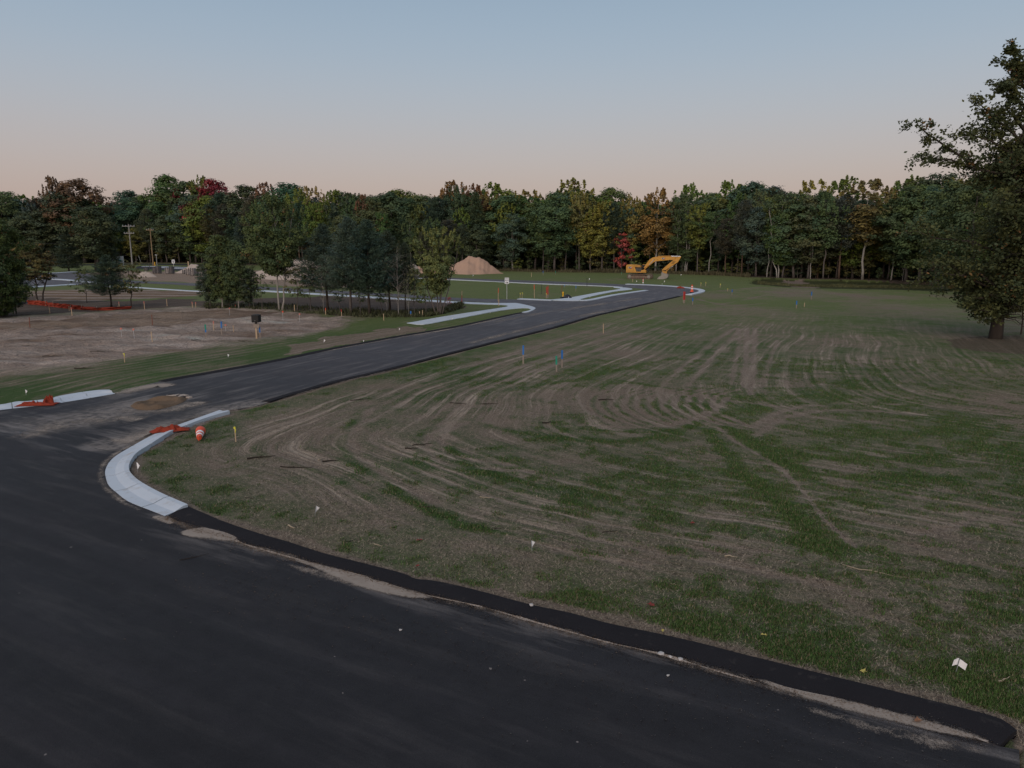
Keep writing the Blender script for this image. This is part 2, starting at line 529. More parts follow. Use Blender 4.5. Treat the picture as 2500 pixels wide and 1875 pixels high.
# ------------------------------------------------------------------ measured outlines (photograph points of the ground)
UPPER_EDGE = [(282, 961), (390, 931), (542, 904), (687, 877), (800, 853), (880, 838), (960, 823), (1098, 800), (1170, 785), (1242, 769), (1275, 763)]
CORNER = [(1275, 763), (1293, 760), (1304, 755.5), (1304, 752), (1292, 747.5), (1264, 741.6), (1240, 740)]
SIDE_LOW = [(1240, 740), (1190, 738.2), (1112, 733.5), (1013, 727), (900, 720), (760, 712.5), (620, 705.5), (483, 698), (361, 691.5), (250, 694), (120, 698), (-60, 708)]
SIDE_UP = [(-60, 676), (40, 674), (110, 668), (190, 664.5), (230, 672), (300, 683), (361, 687), (483, 692), (620, 699), (760, 706.5), (900, 714), (1013, 720), (1092, 725.5), (1180, 729.5), (1262, 731)]
OPP_CURB = [(1262, 731), (1300, 732.6), (1345, 734.3), (1420, 735), (1450, 732.8), (1504, 721.5), (1560, 713), (1583, 709.8)]
ISLAND_TIP = [(1583, 709.8), (1569, 705.8), (1556, 704), (1545, 703), (1520, 701.3)]
FAR_LOW = [(1520, 701.3), (1500, 700), (1450, 697.6), (1340, 693.6), (1245, 689.5), (1150, 684.8), (1040, 680), (900, 676)]
FAR_UP = [(900, 671.5), (1040, 676), (1150, 680), (1245, 683.4), (1353, 686.8), (1450, 691), (1526, 694.5)]
FAR_CURB = [(1526, 694.5), (1575, 696.3), (1626, 699), (1667, 702.7), (1690, 705.5), (1703, 708.6), (1706, 711.4), (1699, 714.6), (1674, 719.7)]
LOWER_EDGE = [(1674, 719.7), (1636, 729), (1566, 744.8), (1507, 759), (1450, 772), (1351, 801), (1206, 837), (1061, 873.6), (953, 902.5), (834, 930), (700, 967.6), (620, 992), (545, 1003)]
CURB_OUT = [(537, 1001), (461, 1028), (385, 1056.5), (313, 1095), (274.6, 1120), (257.6, 1147), (260, 1172), (268, 1188), (285, 1203), (313, 1224), (367, 1246), (403, 1260)]
CURB_IN = [(562, 1008), (505, 1025), (449, 1046), (419, 1058), (363, 1093), (333, 1113), (317.5, 1136), (316, 1154), (327, 1169.5), (347, 1185), (392, 1210), (460, 1240)]
FRONT_IN = [(405, 1262), (477, 1293), (549, 1309), (603, 1331), (716, 1363), (852, 1399), (988, 1440), (1051, 1456), (1168, 1480.6), (1304, 1519), (1400, 1546), (1500, 1573), (1608, 1596), (1726, 1632), (1907, 1682), (2088, 1720), (2268, 1768), (2413, 1812)]
FRONT_OUT = [(458, 1236), (543, 1272), (633, 1303), (716, 1327), (807, 1356), (897, 1379), (985, 1402), (1015, 1415), (1069, 1421), (1168, 1444), (1304, 1480), (1400, 1499), (1500, 1526), (1681, 1564), (1862, 1609.5), (2042, 1655), (2246, 1704.5), (2404, 1745), (2455, 1762)]
LEFT_CURB_LOW = [(-260, 1035), (-120, 1016), (0, 1001), (81, 992), (125, 987), (203, 974.6), (282, 961)]
LEFT_CURB_UP = [(-260, 1022), (-120, 1006), (0, 993.6), (41, 986), (66, 985), (123, 978.6), (141, 973), (190, 964), (239, 957.5), (268, 956.6)]

W = lambda pts, per=4: catmull(ats(pts), per)
upper_w, corner_w = W(UPPER_EDGE), W(CORNER)
side_low_w, side_up_w = W(SIDE_LOW, 2), W(SIDE_UP, 2)
opp_w, tip_w, far_low_w = W(OPP_CURB), W(ISLAND_TIP), W(FAR_LOW, 2)
far_up_w, far_curb_w, lower_w = W(FAR_UP, 2), W(FAR_CURB), W(LOWER_EDGE)
curb_out_w, curb_in_w = W(CURB_OUT, 5), W(CURB_IN, 5)
front_in_w, front_out_w = W(FRONT_IN), W(FRONT_OUT)
lc_low_w, lc_up_w = W(LEFT_CURB_LOW), W(LEFT_CURB_UP)
corner_r = [at(2483, 1786), at(2488, 1830), at(2490, 1875)]
cr_end = (corner_r[-1][0] + 0.15, -25.0)
ROAD = (lc_low_w + upper_w[1:] + corner_w[1:] + side_low_w[1:] + side_up_w + opp_w[1:] + tip_w[1:] + far_low_w[1:]
        + far_up_w + far_curb_w[1:] + lower_w[1:] + curb_out_w + front_in_w + [at(2440, 1822)] + corner_r[1:] + [cr_end, (-80, -25), (-80, lc_low_w[0][1])])
# ground must also lie low under curbs and asphalt lips
UNDER_LIP = front_in_w + [at(2440, 1822), corner_r[0]] + front_out_w[::-1]
UNDER_CURB = curb_out_w + curb_in_w[::-1]

# ------------------------------------------------------------------ ground sheet
def axis_x():
    half = [0.0]
    while half[-1] < 1600:
        x = half[-1]
        d = 0.075 if x < 11 else min(0.075 + (x - 11) * 0.0055, 0.42) if x < 90 else 0.42 + (x - 90) * 0.16
        half.append(x + d)
    h = np.array(half)
    return np.concatenate([-h[:0:-1], h])
def axis_y():
    ys = [-60.0, -40, -20, -10, -3, 2, 5]
    y = 6.0
    while y < 3200:
        ys.append(y)
        y += max(0.07, y * 0.0062) if y < 260 else y * 0.12
    return np.array(ys)
gx, gy = axis_x(), axis_y()
NX, NY = len(gx), len(gy)
X, Y = np.meshgrid(gx, gy)
wx = X + (fbm(X, Y, 2.4, 1) - .5) * np.clip(Y * 0.045, 0.5, 5)
wy = Y + (fbm(X, Y, 2.4, 4) - .5) * np.clip(Y * 0.06, 0.5, 9)
in_road = inside(X, Y, ROAD) | inside(X, Y, UNDER_LIP) | inside(X, Y, UNDER_CURB)
P = lambda pts: ats(pts)
def soft(poly, k=1.0):
    return inside(X + (wx - X) * k, Y + (wy - Y) * k, P(poly)).astype(float)
SAND_LOT = [(-260, 800), (0, 777), (120, 765), (240, 758), (330, 753), (440, 748.5), (560, 748), (640, 751), (760, 764), (845, 771), (880, 779), (845, 792), (800, 802), (780, 815), (700, 820), (640, 828), (500, 841), (420, 853), (380, 864), (300, 876), (200, 886), (100, 897), (0, 905), (-260, 930)]
BROWN_BAND = [(-260, 812), (0, 788), (150, 780), (300, 766), (430, 758), (560, 756), (680, 760), (620, 772), (480, 778), (420, 795), (300, 796), (150, 796), (0, 804), (-260, 830)]
VERGE_DIRT = [(690, 868), (740, 838), (790, 822), (880, 812), (940, 802), (1000, 797), (1040, 803), (1000, 812), (900, 830), (800, 850)]
COPSE_FLOOR = [(480, 752), (520, 742), (640, 728), (800, 722), (960, 726), (1100, 738), (1130, 748), (1060, 768), (1010, 774), (850, 771), (640, 752), (560, 749)]
LEFT_FLOOR = [(-300, 800), (-300, 700), (30, 716), (180, 733), (330, 735), (420, 728), (480, 732), (500, 747), (330, 753), (120, 765), (0, 777)]
PLOUGHED = [(-100, 735), (20, 716), (60, 711), (250, 705), (480, 711), (520, 716), (470, 722), (380, 729), (200, 735), (100, 733)]
FAR_SAND = [(200, 668), (300, 661), (355, 662), (500, 664), (640, 660), (870, 668), (985, 674), (1000, 690), (900, 702), (760, 700), (560, 690), (480, 690), (360, 685), (280, 678)]
DITCH = [(1828, 684), (1860, 678), (1960, 682), (2100, 684), (2250, 688), (2420, 693), (2420, 712), (2300, 710), (2150, 707), (1990, 704), (1900, 699), (1840, 694)]
DITCH_BARE = [(1905, 680), (1965, 682), (1985, 692), (2000, 701), (1950, 700), (1925, 692)]
OAK_FLOOR = [(2300, 830), (2360, 822), (2520, 820), (2560, 850), (2480, 862), (2360, 850)]
WOOD_FLOOR = [(-900, 645), (0, 645), (300, 641), (430, 641), (560, 645), (900, 660), (1216, 662), (1400, 665), (1530, 666), (1660, 669), (1760, 672), (1850, 677), (1960, 681), (2100, 683), (2280, 690), (2420, 695), (2800, 706), (2800, 601.5), (-900, 601.5)]

near_field = (X > -14) & (Y < 140) & (Y > 5)
d_up, d_fr = dist_line(X, Y, lower_w[8:]), dist_line(X, Y, front_out_w + [corner_r[1], cr_end])
d_cb = dist_line(X, Y, curb_in_w)
kk = 2.6
d_in = -kk * np.log(np.exp(-np.minimum(d_up, 60) / kk) + np.exp(-np.minimum(d_fr, 60) / kk) + np.exp(-np.minimum(d_cb, 60) / kk))
edge_d = np.minimum(np.minimum(d_up, d_fr), d_cb)
right_of_road = inside(X, Y, front_out_w[::-1] + curb_in_w[::-1] + lower_w[::-1] + [at(1720, 712), at(1850, 700), at(2900, 740), at(2900, 1500), corner_r[1]])

# grass cover of the seeded field: wheel-track bands follow the road outline, more tracks cross it
n_big, n_mid, n_sm = fbm(X, Y, 9, 2), fbm(X, Y, 2.6, 6), fbm(X, Y, 0.7, 9)
wob = (fbm(X, Y, 9, 3, 2) - .5) * 1.6 + (fbm(X, Y, 1.3, 8) - .5) * 0.10
ph = d_in + wob
stripe = 0.38 * np.sin(ph * 2 * math.pi / 1.75) + 0.62 * np.sin(ph * 2 * math.pi / 0.50 + 1.0) + 0.40 * np.sin(ph * 2 * math.pi / 0.83 + 2.0) + 0.18 * np.sin(ph * 2 * math.pi / 4.3)
fade = sstep(1.5, 3.5, edge_d) * (0.45 + 0.75 * sstep(0.30, 0.62, fbm(X, Y, 4.2, 12)))
cover = 0.45 + (n_big - .5) * 0.46 + (n_mid - .5) * 0.42 + (n_sm - .5) * 0.36
cover -= 0.13 * sstep(5, -3, X) * sstep(40, 30, Y) * sstep(12, 17, Y)
cover += 0.13 * sstep(19, 12, Y) * sstep(-2, 5, X)
cover += 0.075 * stripe * fade * sstep(75, 40, Y)
cover += 0.20 * sstep(3.0, 0.8, edge_d + (n_mid - .5) * 2.0)
rut = 0.05 * np.clip(-stripe * fade, 0, 1)

TRACKS = [  # photograph polyline, half width (m), cover change
    ([(1823, 800), (1822, 850), (1817, 944)], .20, -.42), ([(1843, 800), (1841, 850), (1835, 960)], .20, -.42),
    ([(1800, 800), (1806, 830), (1795, 883), (1784, 944)], .16, -.30), ([(1862, 940), (1880, 880), (1900, 830)], .2, -.25),
    ([(1811, 802), (1750, 860), (1681, 940)], .18, -.34), ([(1795, 800), (1720, 850), (1640, 915)], .18, -.3),
    ([(1700, 730), (1780, 745), (1870, 740)], .4, -.5), ([(1640, 748), (1760, 742), (1870, 720)], .3, -.4),
    ([(1514, 928), (1700, 955), (1929, 981), (2150, 985)], .15, .25), ([(1514, 938), (1700, 966), (1915, 990)], .14, -.25),
    ([(1754, 1042), (1800, 1078), (1913, 1147), (2010, 1260), (2090, 1335)], .085, -.36),
    ([(1735, 1050), (1800, 1140), (1930, 1250), (2010, 1330)], .32, .30), ([(1775, 1040), (1860, 1095), (2010, 1180)], .30, .32),
    ([(1700, 1030), (1640, 1060), (1500, 1075), (1330, 1065), (1200, 1040)], .3, .28),
    ([(1420, 1035), (1560, 1042), (1660, 1030), (1740, 1000), (1775, 970)], .18, -.34),
    ([(1420, 1046), (1580, 1054), (1680, 1040), (1760, 1008)], .12, .22),
    ([(1840, 1040), (1900, 1005), (2000, 985), (2200, 985)], .2, -.3), ([(1850, 1060), (1920, 1015), (2050, 998), (2250, 1010)], .25, -.25),
    ([(1860, 1090), (2000, 1115), (2150, 1120), (2300, 1110)], .35, .25), ([(1860, 1110), (1990, 1150), (2200, 1165), (2420, 1160)], .3, .2),
    ([(2220, 1300), (2300, 1290), (2380, 1265)], .12, -.3),
    ([(880, 1010), (850, 1060), (835, 1080), (850, 1110), (900, 1150), (980, 1200), (1080, 1260), (1220, 1300)], .28, .30),
    ([(905, 1000), (870, 1045), (858, 1080), (880, 1115), (950, 1165), (1060, 1225)], .22, -.28),
    ([(1110, 1040), (1080, 1070), (1090, 1105), (1150, 1120), (1260, 1135)], .16, -.3),
    ([(1140, 1030), (1050, 1062), (1050, 1105), (1110, 1135), (1300, 1150)], .16, -.28),
    ([(1090, 1090), (1160, 1140), (1300, 1180), (1500, 1215)], .25, .26), ([(1700, 860), (1560, 890), (1400, 925), (1250, 950)], .35, .2),
    ([(1000, 880), (1150, 850), (1300, 815)], .3, .25), ([(1700, 1330), (1850, 1390), (2000, 1420)], .2, -.25),
]
for r in range(11):      # turn-around arcs nested in one another
    cxp = 1700 - r * 4
    x0 = 1430 + r * 31
    TRACKS.append(([(x0 + 70, 948), (x0 + 14, 962), (x0, 985), (x0 + 22, 1010), (x0 + 80, 1034)], .12, -.34))
    TRACKS.append(([(x0 + 84, 949), (x0 + 29, 963), (x0 + 15, 985), (x0 + 37, 1010), (x0 + 95, 1033)], .10, .14))
for k in range(9):       # drill rows running along the road, far side
    o = k * 16
    TRACKS.append(([(1560 + o, 764 + k * 2), (1330 + o, 830 + k * 4), (1060 + o, 905 + k * 6)], .14, -.24 if k % 2 else .12))
for pts, hw, dv in TRACKS:
    w = catmull(ats(pts), 5)
    xs, ys = [p[0] for p in w], [p[1] for p in w]
    i0, i1 = np.searchsorted(gy, min(ys) - 2), np.searchsorted(gy, max(ys) + 2)
    j0, j1 = np.searchsorted(gx, min(xs) - 2), np.searchsorted(gx, max(xs) + 2)
    sl = (slice(i0, i1), slice(j0, j1))
    if i1 <= i0 or j1 <= j0: continue
    dd = dist_line(X[sl], Y[sl], w) + (fbm(X[sl], Y[sl], .8, 7) - .5) * .10
    g = np.exp(-(dd / hw) ** 2) * (0.45 + 0.9 * fbm(X[sl], Y[sl], 1.8, 10))
    cover[sl] += dv * g
    if dv < 0: rut[sl] += -dv * 0.16 * g

gfar = sstep(55, 95, Y)
cover = cover + 0.16 * sstep(6, 22, X - Y * 0.32 + 2) * sstep(60, 30, Y)          # thicker to the right
cover = cover + gfar * (0.22 + (fbm(X, Y * .45, 11, 7, 4) - .5) * 1.1)
cover = np.where(right_of_road, cover, 0.70 + 0.14 * sstep(50, 80, Y) + (n_big - .5) * 0.5 + (n_mid - .5) * 0.55 + 0.10 * np.sin((dist_line(X, Y, upper_w) + wob * .4) * 2 * math.pi / 0.9))
cover = np.clip(cover, 0.0, 1.15)
low_verge = sstep(1.4, 0.1, edge_d + (n_mid - .5) * 0.9) * right_of_road
cover = cover - 0.55 * sstep(0.45, 0.05, edge_d + (n_mid - .5) * 0.5) * right_of_road

soil = np.empty((NY, NX, 3)); soil[:] = (0.27, 0.215, 0.168)
soil += ((n_big - .5) * 0.05 + (n_mid - .5) * 0.06)[..., None]
grass = np.empty((NY, NX, 3)); grass[:] = (0.066, 0.112, 0.035)
lush = sstep(0.35, 0.75, fbm(X, Y, 6, 5) + 0.25 * sstep(4, 20, X - Y * .35) * sstep(60, 30, Y))
grass = grass * (1 - 0.40 * lush[..., None]) + np.array((0.036, 0.082, 0.024)) * 0.40 * lush[..., None]
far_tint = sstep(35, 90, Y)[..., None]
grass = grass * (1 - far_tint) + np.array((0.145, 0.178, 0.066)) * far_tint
clod = np.full((NY, NX), 0.25)
def paint(mask, col=None, cov=None, gcol=None, cl=None, k=1.0):
    m = (mask * k)
    if col is not None: soil[:] = soil * (1 - m[..., None]) + np.array(col) * m[..., None]
    if gcol is not None: grass[:] = grass * (1 - m[..., None]) + np.array(gcol) * m[..., None]
    if cov is not None: cover[:] = cover * (1 - m) + cov * m
    if cl is not None: clod[:] = clod * (1 - m) + cl * m
ms = sum(inside(X + (wx - X) * .8 + 1.5 * math.cos(k), Y + (wy - Y) * 1.0 + 5.0 * math.sin(k * 1.3), P(SAND_LOT)).astype(float) for k in range(7)) / 7
streak = fbm(X, Y * 4, 7, 3)
paint(ms, (0.45, 0.365, 0.31), 0.05, None, 2.0)
soil += (ms * (streak - .5) * 0.75 + ms * (fbm(X, Y * 1.5, 2.2, 9) - .5) * .35)[..., None] * np.array((1.0, .95, .9))
mb = soft(BROWN_BAND, 1.0)
paint(mb, (0.185, 0.125, 0.085), 0.0, None, 1.0, 0.9)
soil += (mb * (fbm(X, Y * 5, 10, 5) - .45) * 0.42)[..., None] * np.array((1.0, .85, .65))
paint(soft(VERGE_DIRT), (0.235, 0.180, 0.135), 0.22, None, 0.9, 0.9)
paint(soft(PLOUGHED, .5), (0.30, 0.22, 0.16), 0.02, None, 1.2)
pl = soft(PLOUGHED, .5)
soil += (pl * 0.12 * np.sin((Y + X * .1 + (n_mid - .5) * 3) * 2 * math.pi / 5.5))[..., None]
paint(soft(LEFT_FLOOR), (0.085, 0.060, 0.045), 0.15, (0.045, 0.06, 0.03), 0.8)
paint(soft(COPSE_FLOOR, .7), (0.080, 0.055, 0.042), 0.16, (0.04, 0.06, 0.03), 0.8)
paint(soft(FAR_SAND, .7), (0.36, 0.27, 0.20), 0.0, None, 1.0)
paint(soft(DITCH, .5), (0.10, 0.075, 0.05), 0.78, (0.050, 0.058, 0.022), 1.5)
paint(soft(DITCH_BARE, .8), (0.24, 0.19, 0.155), 0.05, None, 1.0)
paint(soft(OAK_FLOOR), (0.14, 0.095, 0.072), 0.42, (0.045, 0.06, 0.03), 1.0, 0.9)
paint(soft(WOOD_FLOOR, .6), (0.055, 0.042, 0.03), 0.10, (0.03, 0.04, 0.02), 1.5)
paint(soft([(1455, 735), (1560, 722), (1700, 730), (1740, 745), (1560, 770), (1600, 752)], 1.0) * right_of_road, (0.21, 0.15, 0.12), 0.35, None, .6, .5)

Z = (fbm(X, Y, 14, 3) - .5) * 0.10 * sstep(8, 40, Y) + (n_mid - .5) * 0.05 + (n_sm - .5) * 0.03 - rut * 0.35
Z += ms * ((fbm(X, Y, 1.7, 4, 4) - .5) * 0.55)
Z += np.clip(cover, 0, 1) * 0.02
near_road = sstep(2.2, 0.3, np.minimum(np.minimum(np.minimum(edge_d, dist_line(X, Y, upper_w)), dist_line(X, Y, lower_w)), dist_line(X, Y, lc_up_w)))
Z = Z * (1 - near_road) + (-0.005 + (n_sm - .5) * 0.015) * near_road
dm = sstep(0, 1, soft(DITCH, .3)) * 0.45
Z -= dm
Z = np.where(in_road, -0.10, Z)
def ground_z(x, y):
    j, i = np.clip(np.searchsorted(gx, x), 1, NX - 1), np.clip(np.searchsorted(gy, y), 1, NY - 1)
    return float(Z[i, j])

def grid_mesh(name, X, Y, Z):
    ny, nx = X.shape
    me = bpy.data.meshes.new(name)
    co = np.stack([X, Y, Z], -1).reshape(-1, 3).astype(np.float32)
    idx = np.arange(ny * nx).reshape(ny, nx)
    q = np.stack([idx[:-1, :-1], idx[:-1, 1:], idx[1:, 1:], idx[1:, :-1]], -1).reshape(-1, 4).astype(np.int32)
    me.vertices.add(len(co)); me.vertices.foreach_set("co", co.ravel())
    me.loops.add(q.size); me.loops.foreach_set("vertex_index", q.ravel())
    me.polygons.add(len(q)); me.polygons.foreach_set("loop_start", np.arange(0, q.size, 4, dtype=np.int32))
    me.update(calc_edges=True)
    return me
def put_attr(me, name, arr, kind='FLOAT'):
    a = me.attributes.new(name, kind, 'POINT')
    if kind == 'FLOAT': a.data.foreach_set("value", np.ascontiguousarray(arr, np.float32).ravel())
    else:
        c = np.ones((arr.reshape(-1, 3).shape[0], 4), np.float32)
        c[:, :3] = arr.reshape(-1, 3)
        a.data.foreach_set("color", c.ravel())
gme = grid_mesh("ground", X, Y, Z)
phase = np.where(right_of_road, ph, dist_line(X, Y, upper_w) + wob * .5)
rows_amp = np.where(right_of_road, np.clip(fade, 0, 1) * sstep(95, 50, Y) * (1 - .65 * sstep(8, 22, X - Y * .30)) * (1 + .7 * sstep(4, -4, X) * sstep(45, 32, Y)), .75 * sstep(110, 60, Y))
put_attr(gme, "phase", phase); put_attr(gme, "rows", rows_amp)
put_attr(gme, "cover", cover); put_attr(gme, "clod", clod)
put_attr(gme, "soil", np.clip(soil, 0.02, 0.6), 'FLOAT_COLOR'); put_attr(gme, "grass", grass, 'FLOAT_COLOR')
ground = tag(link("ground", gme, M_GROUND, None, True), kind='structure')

# ------------------------------------------------------------------ asphalt
ROADZ = 0.03
def flat_sheet(name, poly, z, mat, xs=(), ys=(), skirt=0.14):
    bm = bmesh.new()
    vs = [bm.verts.new((x, y, z)) for x, y in poly]
    f = bm.faces.new(vs)
    f.normal_update()
    if f.normal.z < 0: f.normal_flip()
    bmesh.ops.triangulate(bm, faces=bm.faces[:])
    for x in xs:
        bmesh.ops.bisect_plane(bm, geom=bm.verts[:] + bm.edges[:] + bm.faces[:], plane_co=(x, 0, 0), plane_no=(1, 0, 0))
    for y in ys:
        bmesh.ops.bisect_plane(bm, geom=bm.verts[:] + bm.edges[:] + bm.faces[:], plane_co=(0, y, 0), plane_no=(0, 1, 0))
    if skirt:
        be = [e for e in bm.edges if e.is_boundary]
        r = bmesh.ops.extrude_edge_only(bm, edges=be)
        for v in r["geom"]:
            if isinstance(v, bmesh.types.BMVert): v.co.z -= skirt
    bmesh.ops.recalc_face_normals(bm, faces=bm.faces[:])
    me = bpy.data.meshes.new(name)
    bm.to_mesh(me); bm.free()
    return link(name, me, mat)
ys_cut, yy = [], 9.0
while yy < 200:
    ys_cut.append(yy); yy *= 1.045
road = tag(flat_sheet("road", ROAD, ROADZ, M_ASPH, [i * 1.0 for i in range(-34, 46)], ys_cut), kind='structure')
rv = np.empty(len(road.data.vertices) * 3, np.float32)
road.data.vertices.foreach_get("co", rv)
rx, ry = rv.reshape(-1, 3)[:, 0].astype(float), rv.reshape(-1, 3)[:, 1].astype(float)
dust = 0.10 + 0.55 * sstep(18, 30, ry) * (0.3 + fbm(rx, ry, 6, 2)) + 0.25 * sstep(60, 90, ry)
dust += 1.0 * np.exp(-(dist_line(rx, ry, front_in_w) / 0.55) ** 2)
dust += 1.1 * np.exp(-(dist_line(rx, ry, ats([(300, 1075), (420, 1035), (520, 1003), (600, 985)])) / 1.2) ** 2)
dust += 1.3 * np.exp(-(dist_line(rx, ry, ats([(265, 1090), (330, 1078), (400, 1050)])) / 0.9) ** 2)
dust += 1.3 * np.exp(-(dist_line(rx, ry, ats([(285, 960), (340, 948), (385, 938)])) / 0.9) ** 2)
dust += 1.2 * np.exp(-(dist_line(rx, ry, ats([(180, 1035), (300, 1010), (420, 975)])) / 1.5) ** 2) * 0.7
dust += 0.9 * np.exp(-(dist_line(rx, ry, upper_w[12:]) / 0.8) ** 2) + 0.7 * np.exp(-(dist_line(rx, ry, lower_w[24:]) / 0.8) ** 2)
dust += 0.9 * np.exp(-(dist_line(rx, ry, ats([(60, 1030), (180, 1020), (300, 990)])) / 2.2) ** 2)
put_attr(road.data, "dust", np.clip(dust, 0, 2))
put_attr(road.data, "far_sheen", 0.55 * sstep(20, 55, ry + rx * .2 + 4 * fbm(rx, ry, 8, 3)) + 0.25 * sstep(60, 100, ry))  # weight of the painted sheen, growing with distance from the camera

def loft(name, outer, inner, prof, n, mat, parent=None, s0=0.0, s1=1.0, wob=0.0, close=True):
    """strip between two ground lines; prof = (fraction from outer to inner, height)"""
    a, b = resample(outer, n), resample(inner, n)
    k0, k1 = s0 * (n - 1), s1 * (n - 1)
    ks = [k0] + [k for k in range(int(math.ceil(k0 + 1e-6)), int(math.floor(k1 - 1e-6)) + 1)] + [k1]
    vs, fs, m = [], [], len(prof)
    for k in ks:
        i = min(int(k), n - 2); t = k - i
        pa, pb = a[i] * (1 - t) + a[i + 1] * t, b[i] * (1 - t) + b[i + 1] * t
        for f, z in prof:
            q = pa * (1 - f) + pb * f
            dz = wob * (vnoise(q[0], q[1], 0.8, 3) - .5) if z > 0 else 0
            vs.append((q[0], q[1], z + dz))
    for r in range(len(ks) - 1):
        for c in range(m - 1):
            fs.append((r * m + c, (r + 1) * m + c, (r + 1) * m + c + 1, r * m + c + 1))
    if close:
        fs.append(tuple(range(m)))
        fs.append(tuple((len(ks) - 1) * m + c for c in range(m - 1, -1, -1)))
    me = bpy.data.meshes.new(name)
    me.from_pydata(vs, [], fs)
    bm = bmesh.new(); bm.from_mesh(me)
    bmesh.ops.recalc_face_normals(bm, faces=bm.faces[:])
    bm.to_mesh(me); bm.free()
    return link(name, me, mat, parent)

def offset_line(pts, d):
    a = np.array(pts)
    t = np.gradient(a, axis=0)
    t /= np.linalg.norm(t, axis=1)[:, None] + 1e-9
    return [tuple(p) for p in a + np.stack([-t[:, 1], t[:, 0]], 1) * d]

# raised asphalt edging beside the roads
lip_out = front_out_w + [corner_r[0]]
lip_in = front_in_w + [at(2440, 1822)]
LIP = [(0.0, -0.12), (0.02, 0.050), (0.25, 0.062), (0.60, 0.056), (0.85, 0.042), (1.0, 0.033), (1.0, -0.12)]
tag(loft("asphalt_edging", lip_out, lip_in, LIP, 140, M_LIP, wob=0.02), kind='structure')
LIP2 = [(0.0, -0.12), (0.03, 0.07), (0.4, 0.075), (1.0, 0.034), (1.0, -0.12)]
ue = [p for p in upper_w if p[1] > at(390, 931)[1] - .1]
tag(loft("asphalt_edging", offset_line(ue, 0.10), offset_line(ue, -0.42), LIP2, 90, M_LIP, wob=0.02), kind='structure')
tag(loft("asphalt_edging", offset_line(lower_w[2:-6], 0.10), offset_line(lower_w[2:-6], -0.40), LIP2, 90, M_LIP, wob=0.02), kind='structure')

# concrete curbs
PAN = [(0.0, -0.12), (0.0, 0.036), (0.42, 0.045), (0.55, 0.075), (0.80, 0.125), (1.0, 0.13), (1.0, -0.12)]
PANL = [(0.0, -0.12), (0.0, 0.038), (0.45, 0.040), (0.58, 0.13), (1.0, 0.14), (1.0, -0.12)]
def curb(name, outer, inner, prof, joints, n=120):
    root = tag(thing(name, (0, 0, 0)), kind='structure')
    for s0, s1 in zip(joints[:-1], joints[1:]):
        loft("curb_section", outer, inner, prof, n, M_CONC, root, s0 + 0.0018, s1 - 0.0018)
    return root
curb("curb", curb_out_w, curb_in_w, PAN, [0, 0.20, 0.405, 0.545, 0.665, 0.785, 0.92, 1.0])
curb("curb", lc_low_w, lc_up_w, PANL, [0, .12, .24, .36, .48, .60, .72, .86, 1.0])
def band(pts, width, name, z, joints=None, mat=None):
    """low slab along a measured line; width to its left"""
    w = W(pts, 5)
    prof = [(0.0, -0.1), (0.0, z), (1.0, z + 0.03), (1.0, -0.1)]
    o = loft(name, w, offset_line(w, width), prof, 60, mat or M_CONC)
    return tag(o, kind='structure')
band(FAR_CURB, 0.95, "curb", 0.10)
band(list(FAR_LOW), 0.9, "curb", 0.10)
band([(1262, 731), (1300, 732.6), (1345, 734.3)], 1.0, "curb", 0.09)
band([(1420, 735), (1450, 732.8), (1504, 721.5), (1560, 713), (1583, 709.8)], 0.75, "curb", 0.10)
def slab(name, pts, z=0.075, mat=None):
    return tag(flat_sheet(name, W(pts, 3), z, mat or M_CONC, skirt=0.2), kind='structure')
# sidewalk that turns at the corner, and the one along the far street
slab("sidewalk", [(993, 789.5), (1035, 792.5), (1100, 781), (1160, 770), (1220, 758.5), (1280, 752.6), (1296, 757), (1272, 763.5), (1290, 762.5), (1306, 755), (1305, 751), (1292, 747), (1264, 741), (1245, 740.5), (1190, 740.2), (1112, 736.5), (1013, 730.5), (900, 724), (760, 715.8), (620, 708.6), (510, 711.3), (400, 705.5), (320, 700.5), (250, 698.5), (250, 700.2), (320, 702.4), (400, 707.4), (510, 713.2), (620, 711.2), (760, 718.8), (900, 727.5), (1013, 734), (1112, 740.6), (1190, 743.8), (1228, 745), (1240, 748), (1226, 751.5), (1160, 761.5), (1080, 774), (1020, 785)])
slab("sidewalk", [(1345, 733.2), (1384, 734.6), (1420, 734.0), (1418, 730.5), (1452, 722), (1500, 712), (1528, 709), (1543, 706.8), (1540, 704.3), (1522, 702.4), (1500, 701.2), (1500, 702.6), (1513, 704.2), (1513, 706), (1490, 709.8), (1450, 716.3), (1390, 727.3), (1345, 732)])
# streets and curbs far off on the left
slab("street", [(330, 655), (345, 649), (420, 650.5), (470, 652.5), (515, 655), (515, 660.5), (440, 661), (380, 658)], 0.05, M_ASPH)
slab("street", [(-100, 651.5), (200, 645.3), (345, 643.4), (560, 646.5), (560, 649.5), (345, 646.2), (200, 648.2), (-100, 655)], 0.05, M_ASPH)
for a in ([(345, 651), (380, 651.2), (455, 654)], [(372, 653), (410, 655), (455, 657.6)], [(65, 681), (115, 682.3), (160, 684.8), (240, 693.6)], [(60, 671.5), (130, 667.6), (190, 663.8)], [(55, 705), (120, 699.5), (190, 695)]):
    band(a, 1.3, "curb", 0.12)

